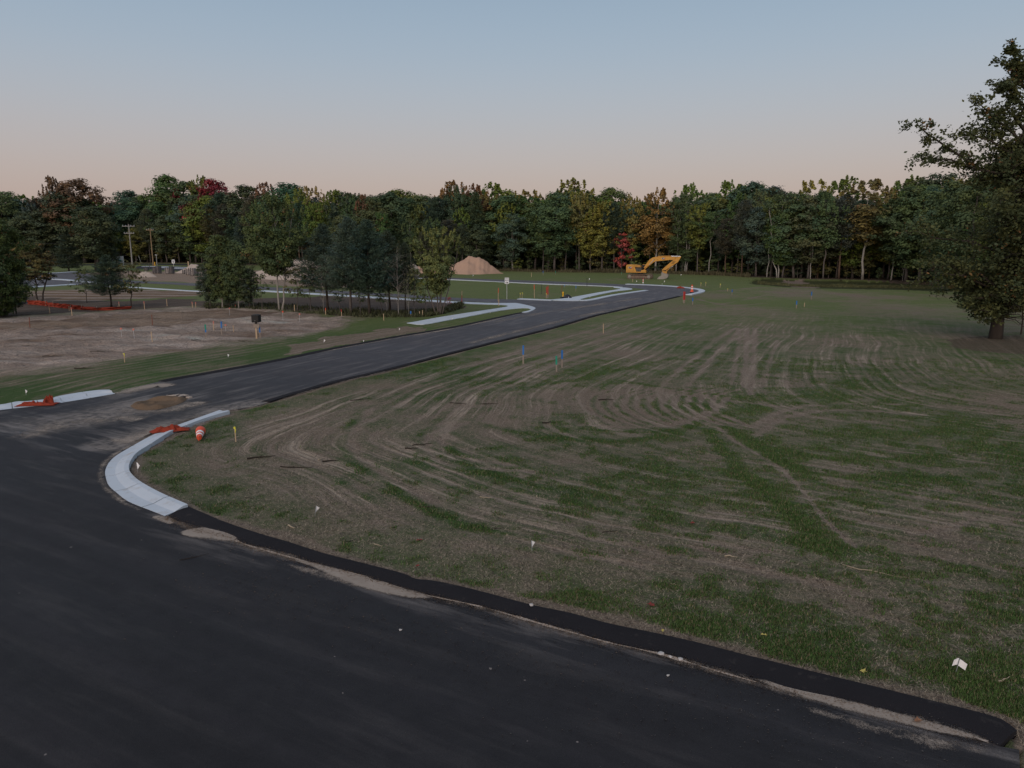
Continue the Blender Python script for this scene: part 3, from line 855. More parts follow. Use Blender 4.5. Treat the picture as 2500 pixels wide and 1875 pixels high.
# sand washed onto the asphalt
def patch(name, pts, z, mat, per=4, rag=0.06, hump=0.0):
    w = catmull(ats(pts + pts[:1]), per)[:-1]
    r = np.random.default_rng(len(pts) + int(pts[0][0]))
    dense = resample(w + w[:1], max(60, 8 * len(w)))[:-1]
    dense = dense + r.normal(0, rag, dense.shape)
    return flat_sheet(name, [tuple(p) for p in dense], z, mat, skirt=0)
def sand_sheet(pts, rag=0.03, z=0.0):
    return tag(patch("sand_drift", pts, ROADZ + 0.008 + z, M_SAND, 4, rag), kind='structure')
Z6 = lambda L: [(200 + x / 4.424, 1000 + y / 4.424) for x, y in L]
Z7 = lambda L: [(400 + x / 2.212, 1250 + y / 2.212) for x, y in L]
Z8 = lambda L: [(1500 + x / 2.212, 1275 + y / 2.212) for x, y in L]
# thin line of washed sand that joins the drifts
ln = resample([p for p in front_in_w if at(570, 1317)[1] > p[1]], 420)
lnt = np.gradient(ln, axis=0); lnt /= np.linalg.norm(lnt, axis=1)[:, None]
lnn = np.stack([-lnt[:, 1], lnt[:, 0]], 1)
lw = np.clip(.075 * (fbm(ln[:, 0], ln[:, 1], 2.2, 4) - .38) + .05 * (vnoise(ln[:, 0], ln[:, 1], .22, 6) - .5), 0, .05)
tag(loft("sand_drift", [tuple(q) for q in ln + lnn * lw[:, None]], [tuple(q) for q in ln - lnn * lw[:, None] * 1.3 - lnn * .001], [(0, ROADZ + .012), (1, ROADZ + .012)], 420, M_SAND, close=False), kind='structure')
def specks(name, n, line, spread, seed):
    """loose grains and crumbs of sand beside the drifts"""
    r = np.random.default_rng(seed)
    w = resample(line, 400)
    k = r.integers(0, 399, n); t = r.random(n)[:, None]
    q = w[k] * (1 - t) + w[k + 1] * t + r.normal(0, spread, (n, 2)) * (0.3 + r.random((n, 1)))
    s = .006 + .016 * r.random(n) ** 2
    v = np.empty((n, 3, 3), np.float32)
    for c in range(3):
        a = 2.1 * c + r.random(n)
        v[:, c] = np.stack([q[:, 0] + s * np.cos(a), q[:, 1] + s * np.sin(a), np.full(n, ROADZ + .010)], 1)
    v[:, 2, 2] += s
    me = bpy.data.meshes.new(name)
    me.vertices.add(n * 3); me.vertices.foreach_set("co", v.ravel())
    me.loops.add(n * 3); me.loops.foreach_set("vertex_index", np.arange(n * 3, dtype=np.int32))
    me.polygons.add(n); me.polygons.foreach_set("loop_start", np.arange(0, n * 3, 3, dtype=np.int32))
    me.update(calc_edges=True)
    return tag(link(name, me, M_SAND), kind='stuff')
def smear(pts_px, width, dens, n=160, rows=9, seed=0, world=None, taper=True, z=0.006):
    w = world if world is not None else W(pts_px, 6)
    c = resample(w, n)
    t = np.gradient(c, axis=0); t /= np.linalg.norm(t, axis=1)[:, None] + 1e-9
    nr = np.stack([-t[:, 1], t[:, 0]], 1)
    u = np.linspace(-1, 1, rows)
    wl_ = np.interp(np.linspace(0, 1, n), np.linspace(0, 1, len(width)), width) if hasattr(width, '__len__') else np.full(n, width)
    q = c[:, None, :] + nr[:, None, :] * (u[None, :] * wl_[:, None])[:, :, None]
    al = dens * (0.55 + 0.75 * fbm(c[:, 0], c[:, 1], 3.0, 5 + seed))[:, None] * (1 - np.abs(u) ** 1.6)[None, :]
    if taper: al *= np.minimum(1, np.minimum(np.arange(n), np.arange(n)[::-1]) / (n * .12))[:, None]
    me = grid_mesh("sand_smear", q[..., 0], q[..., 1], np.full(q.shape[:2], ROADZ + z))
    put_attr(me, "dens", al)
    return tag(link("sand_smear", me, M_DUSTY), kind='structure')
smear(None, .26, .62, 500, 7, 1, front_in_w, False, z=.010)
smear(Z6([(745, 1152), (860, 1175), (990, 1238)]), [.12, .22, .12], 1.0, seed=2)
smear(Z6([(1050, 1315), (1180, 1325), (1400, 1335), (1540, 1372), (1680, 1425)]), [.10, .42, .55, .40, .10], 1.25, seed=3, z=.014)
smear(Z7([(660, 250), (800, 285), (950, 338), (1150, 402), (1290, 440), (1420, 462), (1500, 480)]), [.06, .12, .22, .30, .28, .2, .06], 1.3, seed=4, z=.015)
smear(Z7([(620, 270), (800, 320), (1000, 375), (1200, 420)]), [.05, .25, .30, .1], .62, seed=14)
smear(Z8([(700, 830), (900, 890), (1100, 945), (1400, 1028), (1700, 1102), (1950, 1165), (2060, 1195)]), [.06, .12, .20, .20, .18, .14, .05], 1.25, seed=5, z=.015)
smear(Z8([(960, 985), (1300, 1080), (1700, 1180), (2100, 1260)]), [.08, .25, .3, .1], .60, seed=6)
Z5 = lambda L: [(x / 3.687, 900 + y / 3.687) for x, y in L]
smear(Z5([(930, 690), (1080, 665), (1300, 610), (1500, 545), (1700, 490), (1950, 395)]), 1.15, .78, seed=8)
smear(Z5([(700, 450), (900, 470), (1100, 445), (1350, 455)]), 1.0, .62, seed=9)
smear(Z5([(0, 620), (250, 600), (500, 520), (760, 460)]), 1.3, .60, seed=10)
smear(Z5([(1030, 235), (1200, 190), (1420, 150), (1560, 165)]), .9, .92, seed=11)
smear(Z5([(1150, 340), (1400, 385), (1700, 330), (1800, 280)]), 1.2, .62, seed=12)
smear([(640, 985), (760, 950), (900, 915), (1040, 880)], .5, .72, seed=13)
smear([(690, 878), (800, 856), (950, 828), (1100, 803), (1250, 771)], .55, .74, seed=14)
smear([(1050, 862), (1250, 812), (1450, 765), (1600, 735)], 1.0, .60, seed=15)
smear([(1150, 800), (1300, 768), (1450, 745), (1600, 722)], 1.2, .62, seed=16)
smear(None, .20, .75, 160, 7, 21, offset_line(curb_out_w, -.12))
specks("sand_grains", 14000, front_in_w, .13, 5)
specks("sand_grains", 2500, [at(500, 1400), at(1100, 1560), at(1500, 1680), at(2300, 1830)], 1.0, 6)

# dirt-filled hole in the road
hole = thing("dirt_hole", (*at(388, 985), ROADZ), "brown dirt-filled hole broken through the asphalt beside the curb end", "pothole")
hp = catmull(ats([(318, 992), (335, 983), (365, 977), (400, 973), (440, 969), (456, 975), (440, 985), (410, 995), (370, 1002), (335, 1000), (318, 992)]), 5)[:-1]
hv, hf = [], []
hc = np.mean(np.array(hp), 0)
rings = 16
for r in range(rings):
    f = 1 - r / rings
    for (x, y) in hp:
        qx, qy = hc[0] + (x - hc[0]) * f, hc[1] + (y - hc[1]) * f
        edge = math.sin(min(1, (1 - f) * 2.2) * math.pi)
        z = 0.012 + (0.10 * edge + (0.17 * (vnoise(qx, qy, .9, 4) - .55) + .16 * (vnoise(qx, qy, .35, 6) - .5)) * (1 - f) ** .5 * 1.6 if r else 0)
        hv.append((qx - hole.location.x, qy - hole.location.y, max(z, 0.008)))
npt = len(hp)
for r in range(rings - 1):
    for k in range(npt):
        hf.append((r * npt + k, r * npt + (k + 1) % npt, (r + 1) * npt + (k + 1) % npt, (r + 1) * npt + k))
hf.append(tuple((rings - 1) * npt + k for k in range(npt)))
me = bpy.data.meshes.new("dirt"); me.from_pydata(hv, [], hf)
link("dirt", me, M_DIRT, hole)
for k in range(9):
    x, y = at(415 + k * 5.2 + random.uniform(-3, 3), 966.5 + random.uniform(-1.5, 3) + k * .3)
    mb = MB().box((x - hole.location.x, y - hole.location.y, 0.035), (random.uniform(.35, .6), random.uniform(.18, .3), .07),
                  Matrix.Rotation(random.uniform(0, 3), 3, 'Z') @ Matrix.Rotation(random.uniform(-.15, .15), 3, 'X'), .85)
    mb.build("asphalt_chunk", M_SAND if k % 3 else M_LIP, hole)

# ------------------------------------------------------------------ grass blades and straw (uncountable)
def blade_mesh(name, n, ymax, straw=False):
    r = np.random.default_rng(3 if straw else 4)
    # more per square metre close by
    y = 8.5 * (ymax / 8.5) ** r.random(n * 3)
    x = (r.random(n * 3) * 1.56 - .72) * (y + 3)
    j, i = np.clip(np.searchsorted(gx, x), 1, NX - 1), np.clip(np.searchsorted(gy, y), 1, NY - 1)
    c = cover[i, j] - .04 + (fbm(x, y, .45, 11) - .5) * 0.85 
    keep = right_of_road[i, j] & ~in_road[i, j] & (edge_d[i, j] > 0.10)
    if not straw: c = c - .10 * sstep(4, -3, x) * sstep(12, 16, y)
    keep &= (r.random(len(x)) < (sstep(0.85, 0.1, c) if straw else sstep(0.38, 0.72, c)))
    x, y, i, j = x[keep][:n], y[keep][:n], i[keep][:n], j[keep][:n]
    m = len(x)
    z = Z[i, j]
    az, h = r.random(m) * 6.283, (0.022 + 0.045 * r.random(m)) * (0.8 + 0.5 * cover[i, j])
    lean = 0.25 + 0.9 * r.random(m)
    w = 0.0045 + 0.005 * r.random(m) + y * 0.00022
    if straw:
        h = 0.03 + 0.09 * r.random(m); lean = np.full(m, 6.0); w = w * 0.7
    dx, dy = np.cos(az), np.sin(az)
    up = h / np.sqrt(1 + lean ** 2)
    out = up * lean
    v = np.empty((m, 3, 3), np.float32)
    v[:, 0] = np.stack([x - dy * w, y + dx * w, z - .004], 1)
    v[:, 1] = np.stack([x + dy * w, y - dx * w, z - .004], 1)
    v[:, 2] = np.stack([x + dx * out, y + dy * out, z + up + (.012 if straw else 0)], 1)
    me = bpy.data.meshes.new(name)
    me.vertices.add(m * 3); me.vertices.foreach_set("co", v.ravel())
    me.loops.add(m * 3); me.loops.foreach_set("vertex_index", np.arange(m * 3, dtype=np.int32))
    me.polygons.add(m); me.polygons.foreach_set("loop_start", np.arange(0, m * 3, 3, dtype=np.int32))
    me.update(calc_edges=True)
    k = r.random(m)
    if straw:
        col = np.where((r.random(m) < .35)[:, None], np.array((0.07, 0.055, 0.045)), np.array((0.29, 0.24, 0.175))) * (0.5 + 0.8 * k)[:, None]
    else:
        col = grass[i, j] * (0.55 + 0.75 * k)[:, None] * np.array((1.0, 1.02, .85))
        dry = r.random(m) < 0.20
        col[dry] = np.array((0.17, 0.145, 0.08)) * (0.6 + 0.6 * k[dry])[:, None]
    put_attr(me, "shade", np.repeat(col, 3, 0), 'FLOAT_COLOR')
    return me
t = NT("grass_blade")
bb = t.bsdf(t.attr("shade", "Color"), 0.65, 0.15)
M_BLADE = t.m
tag(link("grass", blade_mesh("grass", 560000, 46), M_BLADE), kind='stuff')
tag(link("straw", blade_mesh("straw", 170000, 40, True), M_BLADE), kind='stuff')
# ------------------------------------------------------------------ trees
def leaf_mesh(name, C, clump, size, aspect, rng, axis=None, upbias=0.5, bright=None, out=None):
    """one small leaf-shaped face per centre"""
    n = len(C)
    nrm = rng.normal(0, 1, (n, 3)); nrm[:, 2] = np.abs(nrm[:, 2]) + upbias
    if out is not None: nrm = nrm * .5 + out * 1.5 + np.array((0, 0, .35))
    nrm /= np.linalg.norm(nrm, axis=1)[:, None]
    a = rng.normal(0, 1, (n, 3)) if axis is None else axis + rng.normal(0, .35, (n, 3))
    a -= nrm * np.sum(a * nrm, 1)[:, None] if axis is None else 0
    a /= np.linalg.norm(a, axis=1)[:, None] + 1e-9
    b = np.cross(nrm, a); b /= np.linalg.norm(b, axis=1)[:, None] + 1e-9
    s = size * (0.6 + 0.8 * rng.random(n))[:, None]
    v = np.empty((n, 4, 3), np.float32)
    v[:, 0] = C - a * s * .5
    v[:, 1] = C + b * s * .5 * aspect + a * s * 0.06
    v[:, 2] = C + a * s * .5
    v[:, 3] = C - b * s * .5 * aspect + a * s * 0.06
    me = bpy.data.meshes.new(name)
    me.vertices.add(n * 4); me.vertices.foreach_set("co", v.ravel())
    me.loops.add(n * 4); me.loops.foreach_set("vertex_index", np.arange(n * 4, dtype=np.int32))
    me.polygons.add(n); me.polygons.foreach_set("loop_start", np.arange(0, n * 4, 4, dtype=np.int32))
    me.update(calc_edges=True)
    br = rng.random(n) * 0.7 + 0.15 if bright is None else np.clip(bright + rng.normal(0, .16, n), 0, 1)
    col = np.stack([br, clump, rng.random(n)], 1)
    put_attr(me, "tint", np.repeat(col, 4, 0), 'FLOAT_COLOR')
    me.materials.append(M_LEAF)
    return me

def wood_mesh(name, paths):
    vs, fs = [], []
    for pts, rad, sides in paths:
        v, f = tube_data(pts, rad, sides)
        b = len(vs)
        vs += v
        fs += [tuple(i + b for i in q) for q in f]
    me = bpy.data.meshes.new(name)
    me.from_pydata(vs, [], fs)
    me.polygons.foreach_set("use_smooth", [True] * len(me.polygons))
    me.materials.append(M_BARK)
    return me

def wobble_path(p0, p1, n, amp, rng, sag=0.0):
    p0, p1 = np.array(p0, float), np.array(p1, float)
    L = np.linalg.norm(p1 - p0)
    out = []
    for k in range(n):
        t = k / (n - 1)
        q = p0 + (p1 - p0) * t + rng.normal(0, amp * L, 3) * math.sin(math.pi * t)
        q[2] += sag * L * math.sin(math.pi * t)
        out.append(tuple(q))
    return out

def broad(seed, H, R, base, prof, ncl, lpc, lsize, crad, tr, nl=14, stems=((0, 0, 0),), plume=0.0, lump=.28, flat=.65, bare_twigs=0, trunk_top=.86):
    """broad-leaved tree: stems, limbs, twigs and leaf clumps spread through a lumpy crown"""
    rng = np.random.default_rng(seed)
    ph = rng.random(6) * 6.28
    hs = [p[0] for p in prof]; rs = [p[1] for p in prof]
    paths, trunks = [], []
    for sx, sy, lean in stems:
        top = (sx * 3.2 + lean, sy * 3.2 + rng.normal(0, .02 * H), H * trunk_top * (1 - .06 * abs(sx)))
        tp = wobble_path((sx * .6, sy * .6, -0.3), top, 9, .012, rng)
        rad = [tr * (1.25 if k == 0 else (1 - .88 * k / 8) ** .8) for k in range(9)]
        paths.append((tp, rad, 7)); trunks.append(tp)
    cl = []
    while len(cl) < ncl:
        t = rng.random()
        r0 = np.interp(t, hs, rs)
        if rng.random() > (r0 + .12): continue
        az = rng.random() * 6.283
        lm = 1 + lump * (math.sin(2 * az + ph[0] + 3 * t) + math.sin(3 * az + ph[1] - 5 * t)) * .6 + lump * math.sin(11 * t + ph[2] + az) * .5
        rr = R * r0 * lm * rng.random() ** .42
        cl.append((rr * math.cos(az), rr * math.sin(az), H * (base + (1 - base) * t)))
    cl = np.array(cl)
    # limbs: some clumps get a limb from the trunk, the rest a twig from the nearest limb
    order = rng.permutation(ncl)
    limb_pts = []
    for k in order[:nl]:
        c = cl[k]
        tp = trunks[rng.integers(len(trunks))]
        zz = max(H * base * .75, c[2] - (0.45 + .5 * rng.random()) * np.hypot(c[0], c[1]) - .04 * H)
        zs = [p[2] for p in tp]
        p0 = [np.interp(zz, zs, [p[a] for p in tp]) for a in range(3)]
        lp = wobble_path(p0, c, 6, .05, rng, .06)
        r0 = tr * .42 * (1 - .6 * zz / H)
        paths.append((lp, [r0 * (1 - .85 * i / 5) for i in range(6)], 5))
        limb_pts += [np.array(p) for p in lp[2:]]
    limb_arr = np.array(limb_pts)
    for k in order[nl:nl + min(ncl, 60)]:
        c = cl[k]
        j = np.argmin(np.linalg.norm(limb_arr - c, axis=1) + np.maximum(0, limb_arr[:, 2] - c[2]) * 1.5)
        paths.append((wobble_path(limb_arr[j], c, 4, .05, rng), [tr * .11, tr * .09, tr * .06, tr * .025], 3))
    for k in range(bare_twigs):
        j = rng.integers(len(limb_arr))
        d = rng.normal(0, 1, 3); d[2] = abs(d[2]) * .6
        paths.append((wobble_path(limb_arr[j], limb_arr[j] + d * R * .35, 4, .06, rng), [tr * .1, tr * .08, tr * .05, tr * .02], 3))
    cs, cm, ou = [], [], []
    for c in cl:
        g = rng.random()
        n = max(3, int(lpc * (0.5 + rng.random())))
        d = rng.normal(0, 1, (n, 3)); d /= np.linalg.norm(d, axis=1)[:, None]
        ou.append(d * .75 + c * np.array((1, 1, 0)) / (R + .01) * .5)
        d = d * (rng.random(n) ** .45)[:, None] * crad * (0.7 + .6 * rng.random())
        d[:, 2] *= flat
        if plume > 0 and c[2] > H * (base + (1 - base) * .62):
            tt = rng.random(n)
            w = (1 - tt * .9)
            d[:, 0] *= w * .5; d[:, 1] *= w * .5
            d[:, 2] = tt * plume * (.6 + .8 * g)
            d[:, 0] += tt * plume * .35 * c[0] / (R + .1)
        cs.append(c + d); cm.append(np.full(n, g))
    C, G = np.concatenate(cs), np.concatenate(cm)
    return wood_mesh("trunk", paths), leaf_mesh("crown", C, G, lsize, .72, rng, out=np.concatenate(ou))

def pine(seed, H, R, base, whorls, lsize, tr, per=5, tufts=9, lpt=9, upcurve=.25, shape=1.0, dead=True, aspect=.16, droop=0.0):
    """conifer: whorls of branches carrying brushes of needles"""
    rng = np.random.default_rng(seed)
    tp = wobble_path((0, 0, -.3), (rng.normal(0, .012 * H), rng.normal(0, .012 * H), H), 9, .006, rng)
    paths = [(tp, [tr * (1.2 if k == 0 else (1 - .93 * k / 8)) for k in range(9)], 7)]
    C, A, G = [], [], []
    zs = [p[2] for p in tp]
    for w in range(whorls):
        t = (w + rng.random() * .5) / whorls
        z = H * (base + (1 - base) * t * .985)
        prof = (1 - t) ** .75 * (0.55 + .45 * min(1, t * 4 + .35)) if shape == 1.0 else np.interp(t, [0, .25, .6, .85, 1], [.55, .95, .9, .6, .12])
        for b in range(per):
            az = 6.283 * (b + rng.random() * .6) / per + w * 2.1
            L = R * prof * (.65 + .6 * rng.random())
            if L < .15: L = .15
            p0 = np.array([np.interp(z, zs, [p[a] for p in tp]) for a in range(3)])
            d = np.array((math.cos(az), math.sin(az), 0))
            pts = []
            for k in range(5):
                s = k / 4
                pts.append(tuple(p0 + d * L * s + np.array((0, 0, L * (upcurve * s * s + .08 * s - droop * s)))))
            paths.append((pts, [tr * .16 * (1 - t * .6) * (1 - .8 * k / 4) + .006 for k in range(5)], 3))
            g = rng.random()
            nt = max(3, int(tufts * L / R) + 2)
            for q in range(nt):
                s = .25 + .75 * (q + rng.random()) / nt
                side = rng.normal(0, .16 * L * (1.2 - s * .5))
                c = p0 + d * L * s + np.array((-d[1] * side, d[0] * side, L * (upcurve * s * s + .08 * s - droop * s) + rng.normal(0, .04 * L)))
                n = lpt
                off = rng.normal(0, .5, (n, 3)) * lsize * .8
                C.append(c + off); G.append(np.full(n, g))
                ax = rng.normal(0, .7, (n, 3)) + d * .9 + np.array((0, 0, .55))
                A.append(ax)
    if dead:
        for k in range(10):
            z = H * base * (.25 + .75 * rng.random()); az = rng.random() * 6.283
            p0 = (0, 0, z); L = R * (.25 + .4 * rng.random())
            paths.append((wobble_path(p0, (L * math.cos(az), L * math.sin(az), z + L * rng.normal(.05, .15)), 4, .05, rng), [tr * .1, tr * .08, tr * .05, .008], 3))
    C, A, G = np.concatenate(C), np.concatenate(A), np.concatenate(G)
    return wood_mesh("trunk", paths), leaf_mesh("crown", C, G, lsize, aspect, rng, axis=A / (np.linalg.norm(A, axis=1)[:, None] + 1e-9))

ROUND = [(0, .35), (.2, .85), (.45, 1.0), (.7, .88), (.88, .6), (1, .2)]
OVAL = [(0, .4), (.3, .85), (.6, .9), (.85, .62), (1, .22)]
FAN = [(0, .25), (.3, .6), (.6, .9), (.85, 1.0), (1, .5)]
TALLP = [(0, .2), (.15, .5), (.45, .8), (.75, 1.0), (.92, .7), (1, .25)]
CONE = [(0, .6), (.15, 1.0), (.5, .72), (.8, .4), (1, .08)]
PROTO = {}
# woodland kinds, built at 20 m
for k in range(3):
    PROTO["oak%d" % k] = broad(20 + k, 20, 4.6, .20, ROUND, 170, 60, .42, 1.25, .24, nl=18)
    PROTO["maple%d" % k] = broad(30 + k, 20, 4.2, .24, OVAL, 170, 52, .38, 1.1, .20, nl=16, plume=1.2)
    PROTO["edge%d" % k] = broad(40 + k, 20, 3.4, .38, TALLP, 115, 52, .38, 1.1, .17, nl=14, plume=1.2, bare_twigs=14)
for k in range(2):
    PROTO["thin%d" % k] = broad(50 + k, 20, 3.0, .55, FAN, 80, 40, .36, .95, .13, nl=16, bare_twigs=30, stems=((0, 0, 0), (.5, .1, 1.2)) if k else ((0, 0, 1.0),))
    PROTO["rpine%d" % k] = pine(60 + k, 20, 3.5, .36, 22, .50, .20, per=6, tufts=9, lpt=14, upcurve=.18, shape=2, aspect=.24)
    PROTO["fir%d" % k] = pine(70 + k, 20, 3.8, .08, 34, .46, .20, per=7, tufts=10, lpt=10, upcurve=-.05, aspect=.26, droop=.05)
    PROTO["low%d" % k] = broad(80 + k, 6, 2.2, .12, OVAL, 46, 30, .34, .62, .07, nl=10, flat=.38)
# kinds nearer the road, built at 11 m
for k in range(2):
    PROTO["copse_oak%d" % k] = broad(90 + k, 11, 2.6, .14, OVAL, 260, 60, .22, .62, .11, nl=26, bare_twigs=20)
    PROTO["copse_pine%d" % k] = pine(100 + k, 11, 2.8, .24, 26, .30, .12, per=6, tufts=14, lpt=14, upcurve=.42, aspect=.15)
    PROTO["sapling%d" % k] = broad(110 + k, 5, 1.3, .30, OVAL, 40, 18, .19, .36, .045, nl=12, bare_twigs=14)
PROTO["copse_tall"] = broad(120, 14, 4.3, .34, OVAL, 400, 64, .23, .75, .13, nl=34, plume=.8, bare_twigs=40, stems=((0, 0, 0), (.5, .1, .7)))
PROTO["multi"] = broad(121, 10, 2.9, .26, FAN, 300, 54, .22, .55, .09, nl=34, plume=.5, stems=((-.55, 0, -.7), (-.2, .3, -.2), (.15, -.2, .3), (.5, .1, .9), (.05, .4, .1)))
PROTO["bare"] = broad(122, 8, 2.2, .22, OVAL, 60, 7, .14, .5, .06, nl=34, bare_twigs=150)
PROTO["umbrella"] = broad(123, 8, 2.4, .42, [(0, .7), (.3, 1), (.7, .9), (1, .35)], 150, 44, .22, .5, .10, nl=24, flat=.4, bare_twigs=60, stems=((0, 0, 0), (.45, .1, .4)))
PROTO["bigleft"] = broad(124, 14, 5.0, .02, ROUND, 360, 70, .28, .9, .2, nl=30)
PH = {k: 20.0 for k in PROTO}
for k in PROTO:
    if k.startswith("low"): PH[k] = 6.0
    if k.startswith(("copse_oak", "copse_pine")): PH[k] = 11.0
    if k.startswith("sapling"): PH[k] = 5.0
PH.update(copse_tall=14.0, multi=10.0, bare=8.0, umbrella=8.0, bigleft=14.0)

PALE, GREYB, BROWNB, DARKB = (0.30, 0.28, 0.25, 1), (0.115, 0.10, 0.09, 1), (0.12, 0.08, 0.058, 1), (0.055, 0.045, 0.038, 1)
DG = (0.047, 0.066, 0.031)      # dark oak green
BG = (0.044, 0.067, 0.046)      # blue green
OG = (0.075, 0.092, 0.026)      # olive green
YG = (0.100, 0.105, 0.032)      # yellow green
PG = (0.040, 0.053, 0.036)      # pine green
WP = (0.038, 0.056, 0.043)      # white pine, bluish
TREES = []                       # (root, look, place, px) for the labels below
tree_proto = {}
NAMES = dict(oak="oak_tree", maple="maple_tree", edge="woodland_tree", thin="birch_tree", rpine="pine_tree", fir="fir_tree", low="understory_tree", copse_oak="young_oak",
             copse_pine="young_pine", sapling="sapling", copse_tall="copse_tree", multi="multi_stem_tree", bare="bare_tree", umbrella="orange_topped_tree", bigleft="leafy_tree")
def plant(kind, x, y, H, color, autumn=0.0, bark=GREYB, wide=1.0, rz=None, look="", place="", px=0, cat="tree"):
    tm, lm = PROTO[kind]
    stem_ = kind.rstrip("0123456789")
    s = H / PH[kind]
    root = thing(NAMES[stem_], (x, y, ground_z(x, y)), None, cat, None, random.random() * 6.28 if rz is None else rz)
    root.scale = (s * wide, s * wide, s)
    t = link("trunk", tm, None, root); t.color = bark
    c = link("crown", lm, None, root); c.color = (*color, autumn)
    TREES.append((root, look, place, px))
    return root
def plant_px(kind, px, py, ptop, color, depth=0.0, **kw):
    x, y = at(px, py)
    f = 1 + depth / math.hypot(x, y)
    x, y = x * f, y * f
    return plant(kind, x, y, top_z(y, ptop) - ground_z(x, y), color, px=px, **kw)

FB = ([-700, -200, 0, 300, 430, 560, 700, 900, 1216, 1400, 1530, 1660, 1760, 1850, 1960, 2100, 2200, 2280, 2420, 2800],
      [645, 645, 645, 641, 641, 644, 650, 658, 660.5, 663, 664, 667, 670.5, 675.5, 680, 682.5, 684.5, 689.5, 694, 706])
SKYL = ([-300, 0, 60, 110, 130, 160, 200, 250, 265, 300, 340, 360, 380, 430, 460, 520, 560, 650, 740, 800, 900, 950, 1000, 1050, 1100, 1130, 1200, 1260, 1330, 1345, 1400, 1440, 1470, 1500, 1550, 1600, 1660, 1720, 1760, 1850, 1900, 1930, 1970, 2010, 2045, 2070, 2110, 2150, 2170, 2200, 2230, 2300, 2700],
        [470, 476, 470, 470, 445, 442, 440, 465, 476, 464, 468, 470, 450, 432, 446, 438, 448, 446, 445, 457, 454, 468, 463, 460, 449, 444, 448, 454, 451, 441, 434, 437, 460, 464, 446, 460, 455, 464, 450, 440, 446, 458, 438, 446, 441, 464, 449, 452, 462, 440, 422, 430, 420])
fb = lambda px: float(np.interp(px, *FB))
sky = lambda px: float(np.interp(px, *SKYL))
def zone(px):
    for lim, nm in ((250, "behind the orange fence"), (470, "behind the utility poles"), (900, "behind the roadside copse"), (1255, "behind the sand pile"),
                    (1490, "between sand pile and excavator"), (1680, "behind the excavator"), (1880, "beyond the tall orange delineator"), (2240, "behind the grassy ditch")):
        if px < lim: return nm
    return "behind the big oak"
rr = random.Random(4)
WINS = [(420, 45), (443, 25), (535, 60), (500, 30), (655, 40), (768, 35), (1108, 55), (1165, 40), (1395, 70), (1970, 60), (2105, 50), (207, 95), (150, 35), (893, 32), (1540, 45), (1600, 60)]
LOOK = {"oak": "dark green oak", "maple": "green maple", "edge": "slim green tree", "thin": "pale-trunked birch", "rpine": "dark pine", "fir": "dark fir"}
def pick(px, row):
    q = rr.random()
    if row <= 1:
        if px < 900: k = "oak" if q < .42 else "fir" if q < .66 else "rpine" if q < .85 else "edge"
        elif px < 1260: k = "rpine" if q < .34 else "oak" if q < .62 else "fir" if q < .84 else "edge"
        else: k = "edge" if q < .34 else "thin" if q < .43 else "oak" if q < .66 else "rpine" if q < .82 else "maple"
    elif row == 2: k = "oak" if q < .5 else "maple" if q < .7 else "rpine" if q < .85 else "edge"
    else: k = "maple" if q < (.62 if px > 480 else .3) else "oak"
    return k
def tone(k, px, row):
    q = rr.random()
    if k in ("rpine", "fir"): return PG if q < .6 else BG if q < .85 else (0.052, 0.058, 0.034)
    if row >= 2 and k == "maple": return OG if q < .45 else YG if q < .62 else (0.085, 0.066, 0.034) if q < .76 else DG
    if k in ("maple", "edge", "thin"): return DG if q < .5 else OG if q < .75 else BG if q < .85 else YG
    return DG if q < .65 else BG if q < .88 else OG
ROWNAME = ["in the front row", "in the second row", "amid the wood", "on the skyline"]
for row, (step, dep) in enumerate(((33, 0), (40, 7), (47, 15), (38, 24))):
    px = -190.0 if row < 3 else -150.0
    while px < 2680:
        k = pick(px, row)
        s = sky(px)
        if row == 0:
            tp = s + rr.uniform(28, 95)
            if k == "thin": tp = s + rr.uniform(40, 110)
            if k == "fir": tp = s + rr.uniform(60, 130)
            if 620 < px < 1280: tp += 15
        elif row == 1: tp = s + rr.uniform(15, 70)
        elif row == 2: tp = s + rr.uniform(4, 34)
        else: tp = s + rr.uniform(-3, 20)
        if row >= 2 and any(abs(px - a) < w_ for a, w_ in WINS): tp += 26
        bark = PALE if k == "thin" or (k == "edge" and rr.random() < .14) else BROWNB if k == "rpine" and rr.random() < .5 else GREYB
        skip = 1180 < px < 1300 and row < 2 or (1505 < px < 1645 and row == 0) or (2070 < px < 2150 and row == 0)
        if not skip:
            col = tone(k, px, row)
            plant_px("%s%d" % (k, rr.randrange(2 if k in ("thin", "rpine", "fir") else 3)), px, fb(px), tp, tuple(c * rr.uniform(.85, 1.2) for c in col), dep + rr.uniform(-2, 2),
                     autumn=rr.choice([0, 0, 0, 0, .06, .12]) if k in ("maple", "edge") else 0.0, bark=bark, wide=rr.uniform(.95, 1.35) * (1.35 if row >= 2 else 1.2 if k in ('oak', 'maple') else 1.0),
                     look=LOOK[k], place=ROWNAME[row] + " " + zone(px))
        px += step * rr.uniform(.75, 1.25)
# understory along the wood's edge
px = -120.0
while px < 2600:
    if not (1000 < px < 1180):
        plant_px("low%d" % rr.randrange(2), px, fb(px) + .2, fb(px) - rr.uniform(28, 75), rr.choice([DG, DG, OG, PG, (0.06, 0.06, 0.025)]), rr.uniform(1, 6),
                 autumn=rr.choice([0, 0, .15]), bark=GREYB, wide=rr.uniform(.8, 1.25), look="low leafy understory tree", place="at the wood's edge " + zone(px))
    px += rr.uniform(24, 46)

